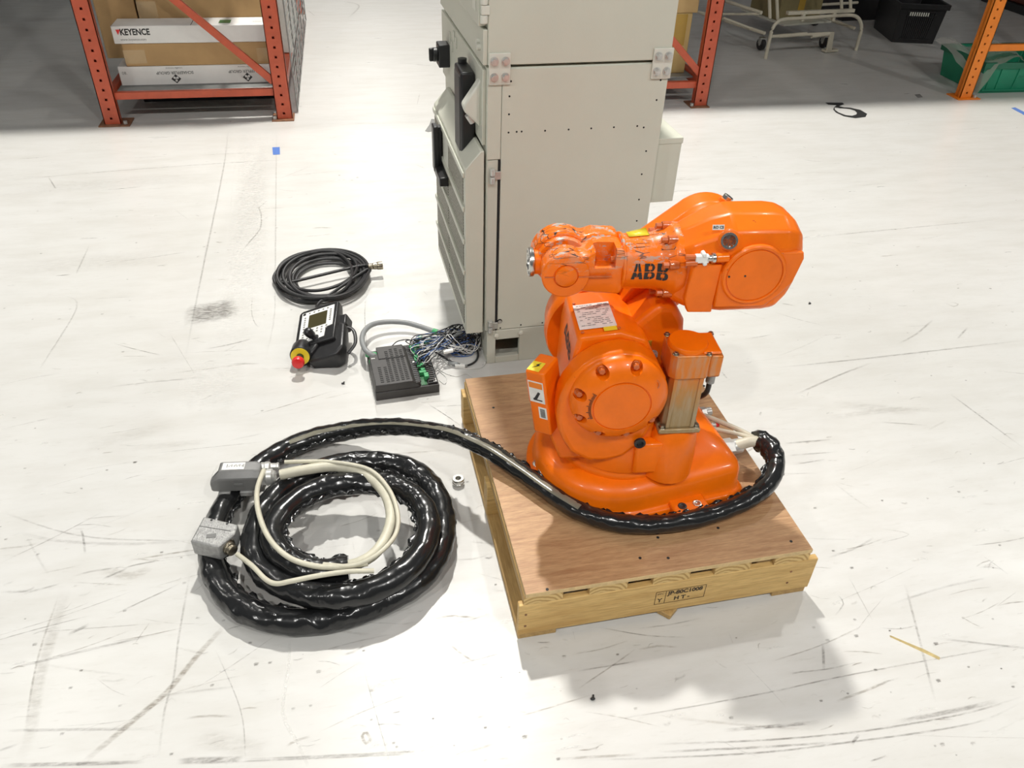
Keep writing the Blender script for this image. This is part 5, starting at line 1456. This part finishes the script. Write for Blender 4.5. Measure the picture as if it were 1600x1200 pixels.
mb = MB(); mb.box((.145,.008,.0301),(IW-.036,ID-.01,.032)); build('circuit_board', mb, M['green_pcb'], io)
for x, y, sx_, sy_, h in ((.158,.062,.022,.012,.014),(.162,.080,.014,.012,.010),(.166,.040,.014,.022,.016),(.152,.100,.012,.016,.012),(.150,.140,.012,.030,.014),(.148,.180,.012,.03,.014),(.164,.105,.018,.01,.012)):
    mb = MB(); mb.box((x-sx_/2,y-sy_/2,.032),(x+sx_/2,y+sy_/2,.032+h)); build('terminal_block', mb, M['green'], io, .001)
mb = MB(); mb.box((IW-.016,.012,.0362),(IW-.006,.030,.0368)); build('white_sticker', mb, M['label'], ts2)
for (x, y), (dx, dy) in (((-.005,ID-.03),(.05,-.018)), ((.002,ID-.075),(.022,-.01))):
    mb = MB(); mb.box((0,-.006,.030),(.045,.006,.045), Matrix.Translation((x,y,.004)) @ Matrix.Rotation(math.atan2(dy,dx),4,'Z')); tbk = build('terminal_block', mb, M['green'], io, .001)
    for k in range(6):
        mb = MB(); mb.box((.003+k*.007,-.0065,.049),(.007+k*.007,.0,.0502), Matrix.Translation((x,y,0)) @ Matrix.Rotation(math.atan2(dy,dx),4,'Z')); build('terminal_screw', mb, M['green_pcb'], tbk)
mb = MB(); mb.cyl((.138,.115,.044),(.138,.115,.049),.0035,n=12); build('white_button', mb, M['white'], io)

# grey cable looping over the module
gc = thing('grey_cable', 'grey cable arching over the terminal module with bared wire ends', 'cable')
mb = MB(); mb.tube([FL(591,560,.035),(FL(584,556,.045)),FL(572,548,.055),FL(566,533,.055),FL(569,518,.05),FL(582,507,.045),(FL(604,503,.04)),FL(632,504,.035),FL(656,510,.03),FL(676,517,.03),FL(692,521,.03)], .0088, 14, .008); build('cable_jacket', mb, M['greycable'], gc)
mb = MB(); mb.tube([FL(677,517.5,.030),FL(684,519.5,.030)], .0105, 14, .005); build('green_marker', mb, M['green'], gc)
for k in range(4):
    a = FL(591,560,.035); mb = MB(); mb.tube([a+Vector((.001*k,0,0)), a+Vector((.006+.004*k,-.012,.008)), a+Vector((.002+.006*k,-.03,.004))], .0013, 6, .005); build('bare_wire', mb, M['white_wire'], gc)

# tangle of thin wires between module and cabinet
def tangle(name, label, mat, n, r, ctr, spread, seed, z=.03):
    rg = random.Random(seed)
    t = thing(name, label, 'wires'); 
    for i in range(n):
        P_ = []
        a0 = IM @ Vector((rg.uniform(.148,.178), rg.uniform(.09,.22), .045))
        P_.append(a0); P_.append(a0+Vector((rg.gauss(.01,.01), rg.gauss(.01,.015), rg.uniform(.01,.03))))
        th = rg.uniform(-.5, 2.6); 
        for k in range(rg.randint(5, 9)):
            th += rg.uniform(.5, 1.3)
            rr = rg.uniform(.3, 1.0)
            P_.append(Vector((ctr.x+spread[0]*rr*math.cos(th), ctr.y+spread[1]*rr*math.sin(th), max(r+.001, z*rg.uniform(.1, 1.6)))))
        mb = MB(); mb.tube(P_, r, 6, .008); build('wire', mb, mat, t)
    return t
wc0 = FL(716, 547)
tangle('blue_wires', 'bundle of thin blue wires tangled beside the terminal module', M['blue_wire'], 12, .0014, wc0, (.075,.055), 3, .040)
tangle('white_wires', 'bundle of thin white wires tangled beside the terminal module', M['white_wire'], 9, .0013, wc0+Vector((.0,-.01,0)), (.085,.065), 5, .045)
tangle('black_wires', 'bundle of thin black wires tangled by the cabinet plinth', M['rubber'], 14, .0016, wc0+Vector((.015,.008,0)), (.078,.058), 9, .050)
t = thing('black_loop_wire', 'thicker black wire loop hanging round the wire tangle', 'wire')
mb = MB(); mb.tube([FL(672,545,.03),FL(690,535,.05),FL(708,518,.05),FL(728,520,.04),FL(742,540,.02),(FL(747,555,.008)),FL(740,567,.006),FL(720,572,.006),FL(700,562,.01),FL(680,550,.03)], .0035, 8, .006); build('wire', mb, M['rubber'], t)
mb = MB(); mb.tube([FL(700,530,.04),FL(706,516,.055),FL(711,513,.06),FL(714,518,.055),FL(706,524,.05),FL(720,530,.03)], .0028, 8, .005); build('wire', mb, M['rubber'], t)
t = thing('loose_white_wire', 'single white wire lying on the floor at the cabinet corner', 'wire')
mb = MB(); mb.tube([FL(690,560,.004),FL(705,572,.003),FL(730,576,.003),FL(752,574,.003),FL(759,563,.003),FL(755,550,.003),FL(745,542,.01),FL(730,548,.03)], .0016, 6, .005); build('wire', mb, M['white_wire'], t)
for pts_, lab in ((((682,566),(690,580),(712,588),(728,584),(738,590)), 'pale wire end curling on the floor before the wire tangle'), (((684,578),(697,590),(695,600),(686,594)), 'short pale wire curl on the floor right of the module')):
    t = thing('loose_white_wire', lab, 'wire'); mb = MB(); mb.tube([FL(x,y,.002) for x,y in pts_], .0010, 6, .005); build('wire', mb, M['white_wire'], t)
# small plugs lying in the tangle
for k, (x, y, an, z, mt, lab) in enumerate(((708,568,-.4,.012,'greycable','grey connector lying at the front of the wire tangle'),(719,571,-.3,.010,'white','white connector at the front of the wire tangle'),(714,524,.6,.06,'greycable','grey metal-shelled plug leaning on the wire tangle'),(654,530,1.0,.05,'green','long green connector lying above the module'),(668,533,1.0,.05,'green','short green connector beside the long one'),(647,541,.3,.055,'green','green connector on the module edge'),(700,549,.2,.05,'white','white splice on top of the wire tangle'))):
    c = FL(x, y, z); t = thing('wire_connector', lab, 'connector', c, an)
    mb = MB(); mb.cbox((0,0,0),(.034,.012,.010)); b_ = build('shell', mb, M[mt], t, .002)
    mb = MB(); mb.cbox((.020,0,0),(.008,.009,.007)); build('nose', mb, M['ink_grey'], b_, .001)
    if mt == 'green':
        for q_ in range(4): 
            mb = MB(); mb.cbox((-.012+q_*.008,0,.0053),(.004,.004,.001)); build('screw', mb, M['zinc'], b_)
mb = MB(); mb.tube([FL(612,541,.05),FL(622,533,.07),FL(640,531,.075),FL(652,541,.06)], .0016, 6, .005); o = build('arched_wire', mb, M['rubber']); tag(o, 'thin dark wire arching behind the module cover', 'wire')
mb = MB(); mb.tube([FL(640,545,.05),FL(643,530,.08),FL(655,523,.085),FL(690,523,.06)], .0016, 6, .005); o = build('arched_wire', mb, M['rubber']); tag(o, 'thin dark wire arching from module to wire tangle', 'wire')
